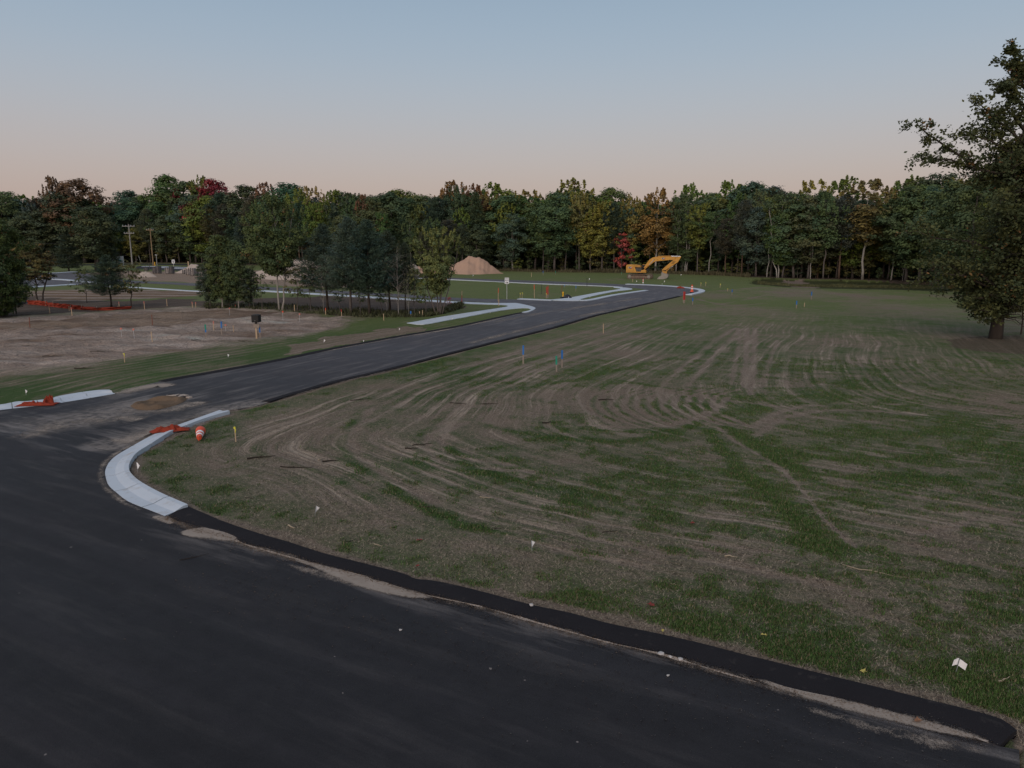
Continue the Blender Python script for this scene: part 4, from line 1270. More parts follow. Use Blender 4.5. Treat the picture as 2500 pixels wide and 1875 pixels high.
RED, CRIM, RUST, SALM, ORNG, YEL = (0.19, 0.045, 0.040), (0.125, 0.022, 0.028), (0.092, 0.052, 0.032), (0.125, 0.075, 0.052), (0.125, 0.078, 0.034), (0.120, 0.105, 0.034)
BRN = (0.080, 0.052, 0.033)
def feature(kind, px, ptop, color, label, depth=4, pb=None, **kw):
    r = plant_px(kind, px, fb(px) if pb is None else pb, ptop, color, depth, **kw)
    TREES.pop()
    tag(r, label, "tree")
    return r
feature("oak0", 207, 440, BRN, "huge rounded rust-brown tree behind the dark conifers left of the utility poles", 0, autumn=.08, wide=1.45)
feature("maple1", 150, 437, BRN, "sparse brown tree with feathery top beside the huge rust-brown tree", 2, autumn=.1, wide=.9)
feature("oak1", 420, 431, (0.055, 0.085, 0.028), "tallest rounded green tree on the skyline above the utility poles", 20, wide=1.25)
feature("maple0", 443, 470, CRIM, "small crimson maple below the tall rounded green skyline tree", 15, wide=.8)
feature("oak1", 535, 441, CRIM, "broad dark crimson maple on the skyline behind the copse", 17, wide=1.3)
feature("maple0", 500, 440, OG, "olive-topped maple just beside the broad crimson maple", 26, autumn=.3, wide=1.1)
feature("maple1", 655, 452, SALM, "salmon-brown maple on the skyline above the tall copse tree", 18, wide=1.1)
feature("maple2", 768, 453, (0.17, 0.135, 0.06), "pale yellow maple top on the skyline above the bluish pines", 24, wide=1.1)
feature("edge1", 893, 483, RUST, "dusty rust-coloured tree halfway up the wood behind the pines", 9, autumn=.2, wide=.9)
feature("maple1", 1108, 449, ORNG, "orange maple on the skyline straight above the sand pile peak", 19, autumn=.08, wide=1.25)
feature("maple0", 1165, 460, RUST, "rusty brown maple on the skyline beside the orange maple", 16, autumn=.08, wide=1.2)
feature("oak2", 1252, 522, BG, "big round blue-green oak with a pale trunk beside the sand pile", 1, bark=PALE, wide=1.35)
feature("edge0", 1128, 512, (0.075, 0.105, 0.026), "bright green spired tree behind the sand pile peak", 3, wide=.8)
feature("maple1", 1235, 500, (0.088, 0.105, 0.026), "yellowish green leafy tree above the round blue-green oak", 9, wide=1.1)
feature("maple2", 1395, 434, (0.105, 0.105, 0.028), "tall olive maple with one red spray, highest between sand pile and excavator", 20, autumn=.12, wide=1.5)
feature("edge2", 1540, 486, YEL, "yellowing maple with several trunks just behind the excavator cab", 1, autumn=.12, bark=PALE, wide=1.15)
feature("maple0", 1600, 470, (0.140, 0.092, 0.034), "large orange and gold maple towering behind the excavator boom", 2, autumn=.22, bark=PALE, wide=1.35)
feature("low1", 1517, 566, RED, "small bright red maple at the wood's edge beside the excavator", -1, wide=.72)
feature("low0", 1640, 630, (0.11, 0.078, 0.034), "low orange-brown bush-like tree behind the excavator boom", 0, wide=.8)
feature("thin0", 1650, 478, DG, "leaning white-trunked birch right behind the excavator stick", 0, bark=(.42, .40, .36, 1), wide=.8)
feature("thin1", 1672, 470, DG, "bent white-trunked birch beside the excavator bucket", 0, bark=(.42, .40, .36, 1), wide=.7)
feature("thin0", 1872, 480, OG, "slender pale birch at the left end of the grassy ditch", 0, bark=(.40, .38, .34, 1), wide=.8)
feature("thin1", 1900, 470, DG, "forked pale birch leaning out over the bare ditch bank", 0, bark=(.40, .38, .34, 1), wide=1.2)
feature("thin0", 1978, 500, OG, "thin crooked birch standing alone behind the ditch's bare patch", 0, bark=(.40, .38, .34, 1), wide=.8)
feature("maple2", 1970, 437, (0.135, 0.125, 0.035), "pale olive maple with spiky top above the crooked birch", 16, wide=1.3)
feature("edge0", 2105, 447, (0.100, 0.084, 0.034), "golden brown maple with a pale trunk behind the grassy ditch", 0, autumn=.08, bark=PALE, wide=1.6)
feature("bare", 2203, 545, BG, "leafless Y-forked grey tree at the dark wood's edge", -1, bark=(.26, .24, .22, 1), wide=.55)
# dark mass of the wood further in
def wood_mass():
    r = np.random.default_rng(77)
    n = 120000
    px = r.random(n) * 3300 - 450
    cx = np.interp(px, FB[0], FB[1])
    xs, ys = np.empty(n), np.empty(n)
    dx, dyc = (px - 1250) / FPX, (937.5 - cx) / FPX
    dz = -math.sin(PITCH) + dyc * math.cos(PITCH)
    tt = -CAM_H / dz
    xs, ys = dx * tt, (math.cos(PITCH) + dyc * math.sin(PITCH)) * tt
    d = 13 + r.random(n) * 22
    f = 1 + d / np.hypot(xs, ys)
    hz = r.random(n) ** 1.15 * (13.5 + 4 * vnoise(xs * f, ys * f, 6, 2))
    return leaf_mesh("woods", np.stack([xs * f, ys * f, hz], 1), r.random(n), 1.5, .8, r)
wm = tag(link("woods", wood_mass()), kind='stuff'); wm.color = (0.030, 0.044, 0.024, 0)

# tall grass and weeds where the lawn meets the wood, and in the ditch
def weeds(name, pts_px, n, h, col, spread):
    r = np.random.default_rng(n)
    w = np.array(catmull(ats(pts_px), 6))
    k = r.integers(0, len(w) - 1, n); t = r.random(n)[:, None]
    p = w[k] * (1 - t) + w[k + 1] * t
    nr = p / np.linalg.norm(p, axis=1)[:, None]
    p = p + nr * (r.random(n)[:, None] * spread)
    hh = h * (.4 + .8 * r.random(n)) * (0.5 + vnoise(p[:, 0], p[:, 1], 4, 3))
    az = r.random(n) * 6.283
    wd = .05 + .06 * r.random(n)
    z0 = np.array([ground_z(a, b) for a, b in p]) - .05
    v = np.empty((n, 3, 3), np.float32)
    v[:, 0] = np.stack([p[:, 0] - np.cos(az) * wd, p[:, 1] - np.sin(az) * wd, z0], 1)
    v[:, 1] = np.stack([p[:, 0] + np.cos(az) * wd, p[:, 1] + np.sin(az) * wd, z0], 1)
    v[:, 2] = np.stack([p[:, 0] + r.normal(0, .2, n), p[:, 1] + r.normal(0, .2, n), z0 + hh], 1)
    me = bpy.data.meshes.new(name)
    me.vertices.add(n * 3); me.vertices.foreach_set("co", v.ravel())
    me.loops.add(n * 3); me.loops.foreach_set("vertex_index", np.arange(n * 3, dtype=np.int32))
    me.polygons.add(n); me.polygons.foreach_set("loop_start", np.arange(0, n * 3, 3, dtype=np.int32))
    me.update(calc_edges=True)
    c = np.array(col) * (.5 + r.random(n))[:, None]
    put_attr(me, "shade", np.repeat(c, 3, 0), 'FLOAT_COLOR')
    tag(link(name, me, M_BLADE), kind='stuff')
weeds("weeds", [(1180, 662), (1400, 665), (1530, 666), (1660, 669.5), (1760, 673), (1830, 678)], 9000, .9, (0.085, 0.075, 0.04), 7)
weeds("weeds", [(1850, 688), (1960, 694), (2100, 696), (2250, 699), (2420, 702)], 8000, .32, (0.085, 0.085, 0.036), 9)
weeds("weeds", [(500, 753), (640, 755), (850, 773), (1010, 775), (1070, 769), (1130, 752)], 7000, .35, (0.055, 0.060, 0.028), 9)

# roadside copse
def copse(kind, px, pb, ptop, color, label, **kw):
    r = plant_px(kind, px, pb, ptop, color, 0, **kw)
    TREES.pop()
    return tag(r, label, "tree")
CO = lambda *a, **k: copse(*a, **k)
CO("copse_oak0", 543, 752, 573, (0.050, 0.066, 0.026), "bushy young oak, westmost pale trunk of the roadside copse", autumn=.06, bark=PALE, wide=.95, rz=0)
CO("copse_oak1", 583, 753, 588, DG, "young oak with twin pale stems next to the copse's bushy oak", bark=PALE, wide=.95, rz=1)
CO("copse_oak0", 515, 750, 640, PG, "low dark bushy oak at the copse's end by the two pink-topped stakes", wide=1.3, rz=2.2)
CO("copse_oak1", 560, 751, 665, PG, "low dark thicket tree between the pale oak trunks", wide=1.5, rz=4.2)
CO("copse_oak0", 608, 752, 655, PG, "low dark oak at the foot of the tallest copse tree", wide=1.2, rz=5.2)
CO("copse_tall", 682, 756, 487, (0.048, 0.066, 0.028), "tallest tree of the roadside copse, airy green crown on a pale trunk", autumn=.08, bark=PALE, rz=.5, wide=1.0)
CO("copse_pine0", 800, 757, 545, WP, "bluish white pine beside the tallest copse tree", bark=DARKB, wide=1.5)
CO("copse_pine1", 857, 766, 528, (0.046, 0.068, 0.054), "bluish white pine with bare forked tip, centre of the copse", bark=GREYB, wide=1.4)
CO("copse_pine0", 903, 769, 535, (0.032, 0.053, 0.041), "dark teal pine with the thickest trunk of the copse", bark=DARKB, wide=1.5, rz=2)
CO("copse_pine1", 952, 760, 562, PG, "dark green pine between the thick-trunked pine and grey bare sapling", bark=DARKB, wide=1.4, rz=4)
CO("copse_pine1", 990, 758, 590, PG, "shorter dark pine right behind the grey bare sapling", bark=DARKB, wide=1.0, rz=1)
CO("bare", 973, 771, 606, (0.07, 0.07, 0.045), "grey nearly leafless sapling with pale trunk in the copse", bark=(.24, .22, .20, 1), wide=1.05)
CO("multi", 1072, 767, 563, (0.080, 0.094, 0.036), "yellow-green tree with five slim stems at the copse's street corner end", autumn=.06, bark=GREYB, wide=1.0, rz=0)
for k, (px, pb, pt, col, lab) in enumerate([
    (640, 753, 668, DG, "short leafy sapling at the left foot of the tallest copse tree"), (727, 757, 645, (.06, .06, .03), "short leafy sapling just beside the tallest copse trunk"),
    (758, 758, 650, DG, "dark sapling left of the first bluish white pine"), (830, 762, 668, PG, "dark sapling between the two bluish white pines"),
    (880, 766, 672, DG, "dark sapling in front of the thick-trunked teal pine"), (932, 766, 665, DG, "dark sapling right of the thick-trunked teal pine"),
    (1012, 768, 655, (.06, .07, .03), "leafy sapling between grey bare sapling and yellow-green tree"), (1040, 767, 668, OG, "olive sapling against the yellow-green tree's stems")]):
    CO("sapling%d" % (k % 2), px, pb, pt, col, lab, wide=1.15, bark=GREYB)
for k, (px, pb, pt, lab) in enumerate([(620, 752, 640, "thin pale whip of a sapling right of the low dark oak"), (790, 760, 640, "thin pale sapling stem before the first white pine"),
                                       (945, 768, 650, "thin dark sapling stem before the dark green pine"), (998, 771, 668, "thin grey sapling stem right of the bare sapling")]):
    CO("bare", px, pb, pt, DG, lab, bark=PALE, wide=.5)
CO("sapling1", 1097, 747, 724, (0.26, 0.05, 0.04), "tiny red-leaved sapling beside the yellow-green copse tree", wide=1.4)
# left-hand group
CO("bigleft", -5, 772, 524, (0.042, 0.058, 0.020), "big dark leafy tree cut by the picture edge beside the orange fence", autumn=.10, wide=.9, rz=1)
CO("bigleft", -90, 780, 505, DG, "dark leafy tree mostly outside the frame beside the big dark tree", wide=.9)
CO("copse_oak1", 40, 765, 640, PG, "dark low tree under the big dark tree's edge", wide=1.3)
CO("umbrella", 92, 742, 596, (0.060, 0.055, 0.024), "spreading tree with orange top and bare lower limbs above the fence", autumn=.15, bark=DARKB, wide=1.3, rz=.6)
CO("fir0", 168, 662, 560, PG, "dark shorter conifer left of the broad dark conifer", wide=1.9)
CO("oak1", 235, 661, 506, (0.044, 0.054, 0.028), "broad dark tree just left of the utility poles", wide=1.6, bark=DARKB)
CO("fir1", 275, 660, 560, PG, "dark conifer hiding part of the blue-white signboard", wide=1.3)
CO("sapling0", 212, 739, 655, (.05, .06, .026), "spindly young oak left of the small spreading pine", autumn=.1, bark=DARKB, wide=1.3)
CO("copse_pine0", 272, 750, 622, (0.042, 0.062, 0.044), "small spreading pine rising behind the orange fence", bark=DARKB, wide=1.8)
CO("sapling1", 322, 750, 632, (.062, .062, .028), "young oak with brown-green leaves at the orange fence's end", autumn=.12, bark=DARKB, wide=1.5)

# trees at the right, nearer than the wood
for px, pb, pt, col, lab, kd in [(2300, 700, 445, DG, "dark tree joining the wood to the big oak", "oak1"), (2365, 712, 425, DG, "dark tree whose crown meets the big oak's lower boughs", "oak2"),
                                 (2440, 722, 440, OG, "olive tree hidden behind the big oak's trunk", "maple0"), (2520, 735, 420, DG, "dark tree at the frame's edge behind the big oak", "oak0")]:
    CO(kd, px, pb, pt, col, lab, autumn=.06, wide=1.15)
CO("low0", 2330, 706, 655, (.10, .07, .028), "low orange-brown shrubby tree under the big oak's outer boughs", autumn=.5, wide=1.2)
CO("low1", 2290, 700, 668, OG, "low pale green shrubby tree at the ditch's far end", wide=1.0)
CO("sapling1", 2492, 816, 600, DG, "slim young tree beside the big oak's trunk", bark=DARKB, wide=1.0)

# the big oak, its boughs where the photograph shows them
def big_oak():
    rng = np.random.default_rng(8)
    bx, by = at(2430, 826)
    ppm = FPX / math.hypot(by, CAM_H) * 1.0
    def loc(px, py, dy=0.0):
        d = ray(px, py); t = (by + dy) / d.y
        return np.array((d.x * t - bx, dy, CAM_H + d.z * t))
    H = top_z(by, 108)
    tp = [np.array(p) for p in [(0, 0, -.3), (.02, 0, 1.5), (.1, .05, 4), (.05, 0, 7), (.12, .1, 10), (.2, 0, 13), (.35, 0, 16), (.5, 0, 18.5), (.6, 0, H - .3)]]
    paths = [([tuple(p) for p in tp], [.52, .42, .37, .33, .28, .22, .15, .09, .03], 9)]
    zs = [p[2] for p in tp]
    boughs = [  # (list of px points from trunk outward, depth at tip, clump radius px)
        ([(2470, 430), (2390, 415), (2320, 390), (2262, 388), (2240, 396)], -1, .55, 1), ([(2390, 412), (2330, 372), (2280, 338), (2255, 320), (2240, 304)], -1.5, .6, 1),
        ([(2475, 380), (2420, 345), (2370, 330), (2340, 335)], 0, .75, 1), ([(2470, 370), (2430, 320), (2390, 318)], 1, .8, 1), ([(2478, 330), (2430, 290), (2400, 262), (2385, 250)], -.5, .65, 1),
        ([(2480, 290), (2455, 265), (2430, 285)], .5, .7, 1), ([(2482, 240), (2450, 210), (2428, 212)], 0, .6, 1), ([(2485, 200), (2470, 165), (2455, 150)], .2, .5, 1), ([(2488, 170), (2472, 130), (2462, 114)], 0, .42, 1),
        ([(2490, 200), (2520, 160), (2540, 150)], 0, .6, 1), ([(2490, 260), (2530, 240), (2570, 250)], 0, .8, 1), ([(2490, 330), (2560, 320), (2620, 340)], 0, .9, 1),
        ([(2472, 450), (2400, 440), (2370, 420)], 1.5, .8, 1),
    ]
    for k in range(15):      # upper middle, round the trunk
        py = 345 + 110 * rng.random()
        az = rng.random() * 6.283
        Rm = np.interp(py, [345, 450], [1.6, 4.2]) * (.4 + .7 * rng.random())
        boughs.append((np.array((Rm * math.cos(az) + .25, Rm * math.sin(az), top_z(by, py))), None, .75, 0))
    for k in range(14):      # sparse low boughs
        py = 690 + 70 * rng.random()
        az = rng.random() * 6.283
        Rm = 1.2 + 2.6 * rng.random()
        boughs.append((np.array((Rm * math.cos(az), Rm * math.sin(az), top_z(by, py))), None, .55, 0))
    for k in range(50):      # full lower crown
        tz = rng.random()
        py = 420 + 285 * tz
        az = rng.random() * 6.283
        Rm = np.interp(tz, [0, .3, .6, .85, 1], [4.8, 7.4, 7.0, 5.4, 3.8]) * (.55 + .5 * rng.random())
        tip = np.array((Rm * math.cos(az), Rm * math.sin(az) * .9, top_z(by, py)))
        boughs.append((tip, None, .85, 0))
    C, G, paths2 = [], [], []
    for b in boughs:
        if b[3]:
            pts = [loc(px, py, b[1] * i / max(1, len(b[0]) - 1)) for i, (px, py) in enumerate(b[0])]
            zz = pts[0][2] - .9
            p0 = np.array([np.interp(zz, zs, [p[a] for p in tp]) for a in range(3)])
            pts = [p0] + pts
        else:
            tip = b[0]
            zz = max(1.9, tip[2] - 1.2 - .12 * np.hypot(tip[0], tip[1]) * rng.random())
            p0 = np.array([np.interp(zz, zs, [p[a] for p in tp]) for a in range(3)])
            pts = [np.array(q) for q in wobble_path(p0, tip, 5, .05, rng, .05)]
        n = len(pts)
        paths.append(([tuple(p) for p in pts], [.13 * (1 - .85 * i / (n - 1)) for i in range(n)], 5))
        P_ = resample3(pts, 12)
        for i in range(4 if b[3] else 3, 12):
            for q in range(4 if b[3] else 3):
                spread = (.55 if b[3] else .9)
                c = P_[i] + rng.normal(0, spread * b[2], 3) * np.array((1, 1, .6))
                if rng.random() < .25: continue
                g = rng.random()
                m = rng.integers(20, 48)
                d = rng.normal(0, 1, (m, 3)) * b[2] * .36
                d[:, 2] *= .7
                C.append(c + d); G.append(np.full(m, g))
                if rng.random() < .5:
                    paths.append((wobble_path(P_[i], c, 3, .08, rng), [.025, .018, .008], 3))
    # dead lower branches
    for k in range(16):
        az = rng.random() * 6.283; z = 1.6 + 2.6 * rng.random(); L = 1.5 + 2.8 * rng.random()
        tip = (L * math.cos(az), L * math.sin(az), z - .35 + rng.normal(0, .3))
        lp = wobble_path((0, 0, z), tip, 5, .05, rng)
        paths.append((lp, [.05, .04, .03, .02, .008], 4))
        for q in range(3):
            s = lp[2 + q % 3]
            paths.append((wobble_path(s, np.array(s) + rng.normal(0, .5, 3), 3, .1, rng), [.018, .012, .005], 3))
    C, G = np.concatenate(C), np.concatenate(G)
    root = thing("oak_tree", (bx, by, ground_z(bx, by)), "big dark oak with reaching boughs standing alone at the field's right edge", "tree")
    t = link("trunk", wood_mesh("trunk", paths), None, root); t.color = DARKB
    c = link("crown", leaf_mesh("crown", C, G, .23, .7, rng), None, root); c.color = (0.042, 0.050, 0.023, .07)
def resample3(pts, n):
    a = np.array(pts); s = np.concatenate([[0], np.cumsum(np.linalg.norm(np.diff(a, axis=0), axis=1))])
    u = np.linspace(0, s[-1], n)
    return np.stack([np.interp(u, s, a[:, k]) for k in range(3)], 1)
big_oak()

# labels for the wood's trees: kind, place and order along the row
ORD = ["first", "second", "third", "fourth", "fifth", "sixth", "seventh", "eighth", "ninth", "tenth", "eleventh", "twelfth", "thirteenth", "fourteenth"]
def order_labels(items, group_of=lambda look, place: None):
    bins = {}
    for root, look, place, px in items:
        bins.setdefault((look, place), []).append((px, root))
    for (look, place), L in bins.items():
        L.sort(key=lambda q: q[0])
        for i, (px, root) in enumerate(L):
            if len(L) == 1: lab = "only %s %s" % (look, place)
            else: lab = "%s from left, %s %s" % (ORD[min(i, 13)], look, place)
            root["label"] = lab
            g = group_of(look, place)
            if g: root["group"] = g
order_labels(TREES, lambda l, p: "trees of the wood beyond the site")
# ------------------------------------------------------------------ sand piles
def heap(name, px0, px1, pbase, ridge, depth_m, mat, label, cat="sand pile", seed=1):
    """mound: ridge is a list of (photograph x, photograph y of the crest)"""
    cxp = .5 * (px0 + px1)
    bx, by = at(cxp, pbase)
    yc = by + depth_m * .5
    n, m = 110, 44
    dx0 = ray(px0, pbase); dx1 = ray(px1, pbase)
    x0, x1 = dx0.x * yc / dx0.y, dx1.x * yc / dx1.y
    vs, fs = [], []
    rx = [ray(p[0], p[1]).x * yc / ray(p[0], p[1]).y for p in ridge]
    rz = [max(0, top_z(yc, p[1])) for p in ridge]
    for j in range(m):
        for i in range(n):
            x = x0 + (x1 - x0) * i / (n - 1); v = j / (m - 1)
            h = np.interp(x, rx, rz)
            z = h - .60 * abs(v - .5) * depth_m + .12 * h * (fbm(x, v * depth_m, 2.5, seed, 2) - .5)
            f = 1.0 if z > 0 else 0.0
            k = min(1.0, max(0.0, z) * .8)
            z += k * (.9 * (fbm(x, v * depth_m, 3.0, seed, 3) - .5) + .25 * (vnoise(x * 2.0, v * 2, .8, seed + 2) - .5))
            g = 0.0
            vs.append((x - bx, by + v * depth_m - by, max(z + g * .35, -.15) - (.2 if f <= 0.0 or h < .02 else 0)))
    for j in range(m - 1):
        for i in range(n - 1):
            fs.append((j * n + i, j * n + i + 1, (j + 1) * n + i + 1, (j + 1) * n + i))
    me = bpy.data.meshes.new(name); me.from_pydata(vs, [], fs)
    o = link(name, me, mat, None, True)
    o.location = (bx, by, 0)
    return tag(o, label, cat)
heap("sand_pile", 985, 1236, 671, [(985, 655), (1020, 650), (1070, 647), (1100, 646), (1110, 644), (1126, 634), (1137, 628), (1143, 624.5), (1149, 625.5), (1156, 629), (1165, 630), (1173, 628.6), (1180, 631), (1192, 641), (1207, 653), (1221, 663), (1234, 671)], 19, M_PILE,
     "tall reddish sand pile with double peak in front of the wood", seed=2)
heap("sand_pile", 955, 1030, 676, [(955, 672), (975, 660), (985, 648), (1000, 640), (1010, 641), (1020, 652), (1030, 670)], 9, M_SAND, "small yellowish sand heap behind the yellow-green copse tree", seed=4)
heap("sand_pile", 610, 900, 683, [(610, 670), (650, 650), (680, 634), (720, 630), (770, 636), (820, 631), (860, 644), (900, 668)], 16, M_SAND, "long pale sand heap seen through the copse trees", seed=5)
heap("sand_pile", 425, 520, 668, [(425, 668), (455, 654), (466, 645), (474, 644.5), (484, 647), (492, 653), (520, 664)], 10, M_SAND, "pinkish sand mound behind the block pallets", seed=6)
heap("sand_pile", 340, 384, 678, [(340, 668), (352, 663), (362, 664), (374, 669), (384, 677)], 8, M_SAND, "low rounded sand mound at the end of the block pallets", seed=7)

# ------------------------------------------------------------------ excavator
def excavator():
    S = 156.0 * 0.94
    U = lambda x: (x - 480) / S
    V = lambda y: (985 - y) / 156.0
    PP = lambda L: [(U(x), V(y)) for x, y in L]
    gx_, gy_ = at(1525 + 480 / 13.825, 610 + 985 / 13.825)
    yaw = math.radians(-20)
    off = Vector((math.cos(yaw + math.pi / 2), math.sin(yaw + math.pi / 2), 0)) * 1.5
    r = thing("excavator", (gx_ + off.x, gy_ + off.y, 0.02), "yellow crawler excavator parked with its bucket down at the wood's edge", "excavator", rz=yaw)
    # tracks
    for s in (-1, 1):
        yc = s * 1.2
        prof = []
        L, Hh, r_ = 5.15, 1.05, .50
        for k in range(11):
            a = math.pi / 2 + math.pi * k / 10
            prof.append((-L / 2 + r_ + r_ * math.cos(a), .525 + .525 * math.sin(a)))
        for k in range(11):
            a = -math.pi / 2 + math.pi * k / 10
            prof.append((L / 2 - r_ + r_ * math.cos(a), .525 + .525 * math.sin(a)))
        inner = [(x * .965, .525 + (z - .525) * .80) for x, z in prof]
        tb = MB()
        n = len(prof)
        vs = [(x, yc - .3, z) for x, z in prof] + [(x, yc + .3, z) for x, z in prof] + [(x, yc - .3, z) for x, z in inner] + [(x, yc + .3, z) for x, z in inner]
        fs = []
        for k in range(n):
            k2 = (k + 1) % n
            fs += [(k2, k, n + k, n + k2), (2 * n + k, 2 * n + k2, 3 * n + k2, 3 * n + k), (k, k2, 2 * n + k2, 2 * n + k), (n + k2, n + k, 3 * n + k, 3 * n + k2)]
        tb.add(vs, fs)
        tr = tb.build("track", M_MUD, r)
        # shoes
        lens = [0]
        for k in range(n): lens.append(lens[-1] + math.dist(prof[k], prof[(k + 1) % n]))
        for q in range(44):
            d = lens[-1] * q / 44
            k = max(i for i in range(n) if lens[i] <= d + 1e-9)
            t = (d - lens[k]) / (lens[k + 1] - lens[k] + 1e-9)
            a, b = prof[k], prof[(k + 1) % n]
            ang = math.atan2(b[1] - a[1], b[0] - a[0])
            MB().box((a[0] + (b[0] - a[0]) * t, yc, a[1] + (b[1] - a[1]) * t), (.17, .64, .05), Matrix.Rotation(-ang, 3, 'Y')).build("track_shoe", M_MUD, tr)
        fr = MB()
        fr.prism([(-1.75, .28), (1.75, .28), (1.75, .62), (1.3, .74), (-1.3, .74), (-1.75, .62)], yc - .26, yc + .26)
        fr.build("track_frame", M_MUD, r)
        for k in range(7):
            w = MB(); x = -1.55 + k * .5
            w.prism([(x + .13 * math.cos(q * math.pi / 6), .24 + .13 * math.sin(q * math.pi / 6)) for q in range(12)], yc - .28, yc + .28)
            w.build("roller", M_MUD, r)
        for x, rr_, nm in ((-2.05, .36, "sprocket"), (2.05, .34, "idler_wheel")):
            w = MB()
            w.prism([(x + rr_ * math.cos(q * math.pi / 10), .52 + rr_ * math.sin(q * math.pi / 10)) for q in range(20)], yc - .22, yc + .22)
            w.prism([(x + .16 * math.cos(q * math.pi / 6), .52 + .16 * math.sin(q * math.pi / 6)) for q in range(12)], yc - .34, yc + .34)
            w.build(nm, M_STEEL, r)
    MB().box((0, 0, .72), (2.2, 1.9, .45)).build("undercarriage", M_MUD, r)
    MB().lathe([(.62, .9), (.62, 1.24)], sides=20).build("slew_ring", M_DARK, r)
    hw = 1.40
    # upper structure
    MB().prism(PP([(62, 772), (690, 772), (690, 742), (62, 742)]), -hw, hw).build("deck", M_YEL, r, bevel=.02)
    MB().box((U(360), 0, V(782)), (3.0, 2.4, .14)).build("belly_plate", M_DARK, r)
    MB().prism(PP([(62, 742), (60, 560), (78, 516), (120, 510), (310, 512), (322, 560), (378, 700), (384, 742)]), -hw - .02, hw + .02).build("counterweight", M_YEL, r, bevel=.05)
    MB().box((U(300), -hw - .03, V(640)), (.03, .02, 1.2)).build("panel_seam", M_DARK, r)
    MB().box((U(120), -hw - .03, V(640)), (.025, .02, 1.3)).build("panel_seam", M_DARK, r)
    MB().box((U(190), -hw - .03, V(718)), (1.3, .02, .03)).build("panel_seam", M_DARK, r)
    MB().prism(PP([(312, 590), (312, 518), (480, 518), (510, 560), (520, 600)]), -hw + .1, hw - 1.0).build("engine_hood", M_YEL2, r, bevel=.04)
    MB().prism(PP([(384, 742), (340, 605), (540, 600), (560, 640), (540, 742)]), -hw + .12, .2).build("engine_bay", M_DARK, r)
    MB().prism(PP([(540, 742), (540, 684), (660, 684), (690, 700), (690, 742)]), -hw, -.45).build("tool_box", M_YEL, r, bevel=.03)
    for x in (395, 430, 470, 510):
        MB().box((U(x), -hw + .1, V(670)), (.04, .06, .5)).build("hose", M_STEEL, r)
    hr = MB()
    hr.tube([(U(400), -hw + .1, V(520)), (U(400), -hw + .1, V(470)), (U(500), -hw + .1, V(470)), (U(520), -hw + .1, V(560))], .025, 6)
    hr.build("handrail", M_DARK, r)
    MB().tube([(U(420), -.2, V(520)), (U(420), -.2, V(470))], .07, 8).build("exhaust", M_DARK, r)
    # cab on the far side
    cabp = [(U(520), 1.3), (U(700), 1.3), (U(735), 1.9), (U(715), 2.55), (U(660), 2.98), (U(520), 2.98)]
    cab = MB().prism(cabp, .42, 1.40).build("cab", M_DARK, r, bevel=.05)
    MB().prism([(U(545), 1.95), (U(690), 1.95), (U(700), 2.5), (U(655), 2.85), (U(545), 2.85)], .40, .43).build("window", M_GLASS, cab)
    MB().prism([(U(545), 1.6), (U(690), 1.6), (U(700), 2.5), (U(655), 2.85), (U(545), 2.85)], 1.39, 1.425).build("window", M_GLASS, cab)
    MB().box((U(610), .9, 3.02), (1.1, .9, .08)).build("cab_roof", M_YEL, cab, bevel=.02)
    # boom, stick, linkage, bucket
    bw = .30
    MB().prism(PP([(590, 618), (612, 570), (730, 385), (785, 325), (850, 280), (935, 252), (1200, 246), (1500, 246), (1580, 258), (1592, 292), (1570, 325), (1525, 348), (1420, 350), (1200, 372), (960, 398), (890, 430), (825, 492), (735, 575), (690, 620), (640, 640)]), -bw, bw).build("boom", M_YEL, r, bevel=.03)
    MB().prism(PP([(1500, 352), (1560, 270), (1735, 232), (1728, 262), (1640, 425), (1505, 520), (1330, 645), (1285, 682), (1170, 692), (1160, 672), (1260, 575), (1440, 408)]), -bw + .05, bw - .05).build("stick", M_YEL, r, bevel=.03)
    for x, y, rd in ((905, 345, .085), (1002, 340, .05), (1560, 290, .16), (640, 600, .14)):
        MB().prism([(U(x) + rd * math.cos(q * math.pi / 8), V(y) + rd * math.sin(q * math.pi / 8)) for q in range(16)], -bw - .05, bw + .05).build("pin", M_DARK if rd < .1 else M_YEL2, r)
    for s in (-1, 1):
        MB().tube([(U(600), s * .42, V(690)), (U(760), s * .42, V(520))], .10, 10).build("boom_cylinder", M_YEL2, r)
        MB().tube([(U(760), s * .42, V(520)), (U(905), s * .42, V(345))], .05, 8).build("piston_rod", M_CHROME, r)
    MB().tube([(U(1010), 0, V(236)), (U(1420), 0, V(226))], .10, 10).build("stick_cylinder", M_YEL2, r)
    MB().tube([(U(1420), 0, V(226)), (U(1715), 0, V(232))], .055, 8).build("piston_rod", M_CHROME, r)
    MB().tube([(U(1625), 0, V(440)), (U(1500), 0, V(548))], .085, 10).build("bucket_cylinder", M_DARK, r)
    MB().tube([(U(1500), 0, V(548)), (U(1370), 0, V(640))], .05, 8).build("piston_rod", M_CHROME, r)
    hs = MB()
    for k in range(4):
        x = 1460 + k * 25
        hs.tube([(U(x + 25), -bw, V(385)), (U(x + 5), -bw - .05, V(430)), (U(x - 20), -bw, V(470))], .022, 5)
    hs.build("hose", M_DARK, r)
    MB().prism(PP([(1380, 625), (1395, 640), (1330, 700), (1300, 790), (1270, 790), (1300, 690)]), -.24, .24).build("linkage", M_YEL2, r)
    MB().prism(PP([(1165, 690), (1200, 700), (1250, 720), (1310, 720), (1320, 800), (1180, 770)]), -.28, .28).build("coupler", M_YEL2, r)
    bk = MB()
    shell_o = [(1165, 745), (1230, 785), (1310, 800), (1358, 825), (1378, 868), (1360, 915), (1320, 955), (1250, 978), (1150, 984), (1020, 986)]
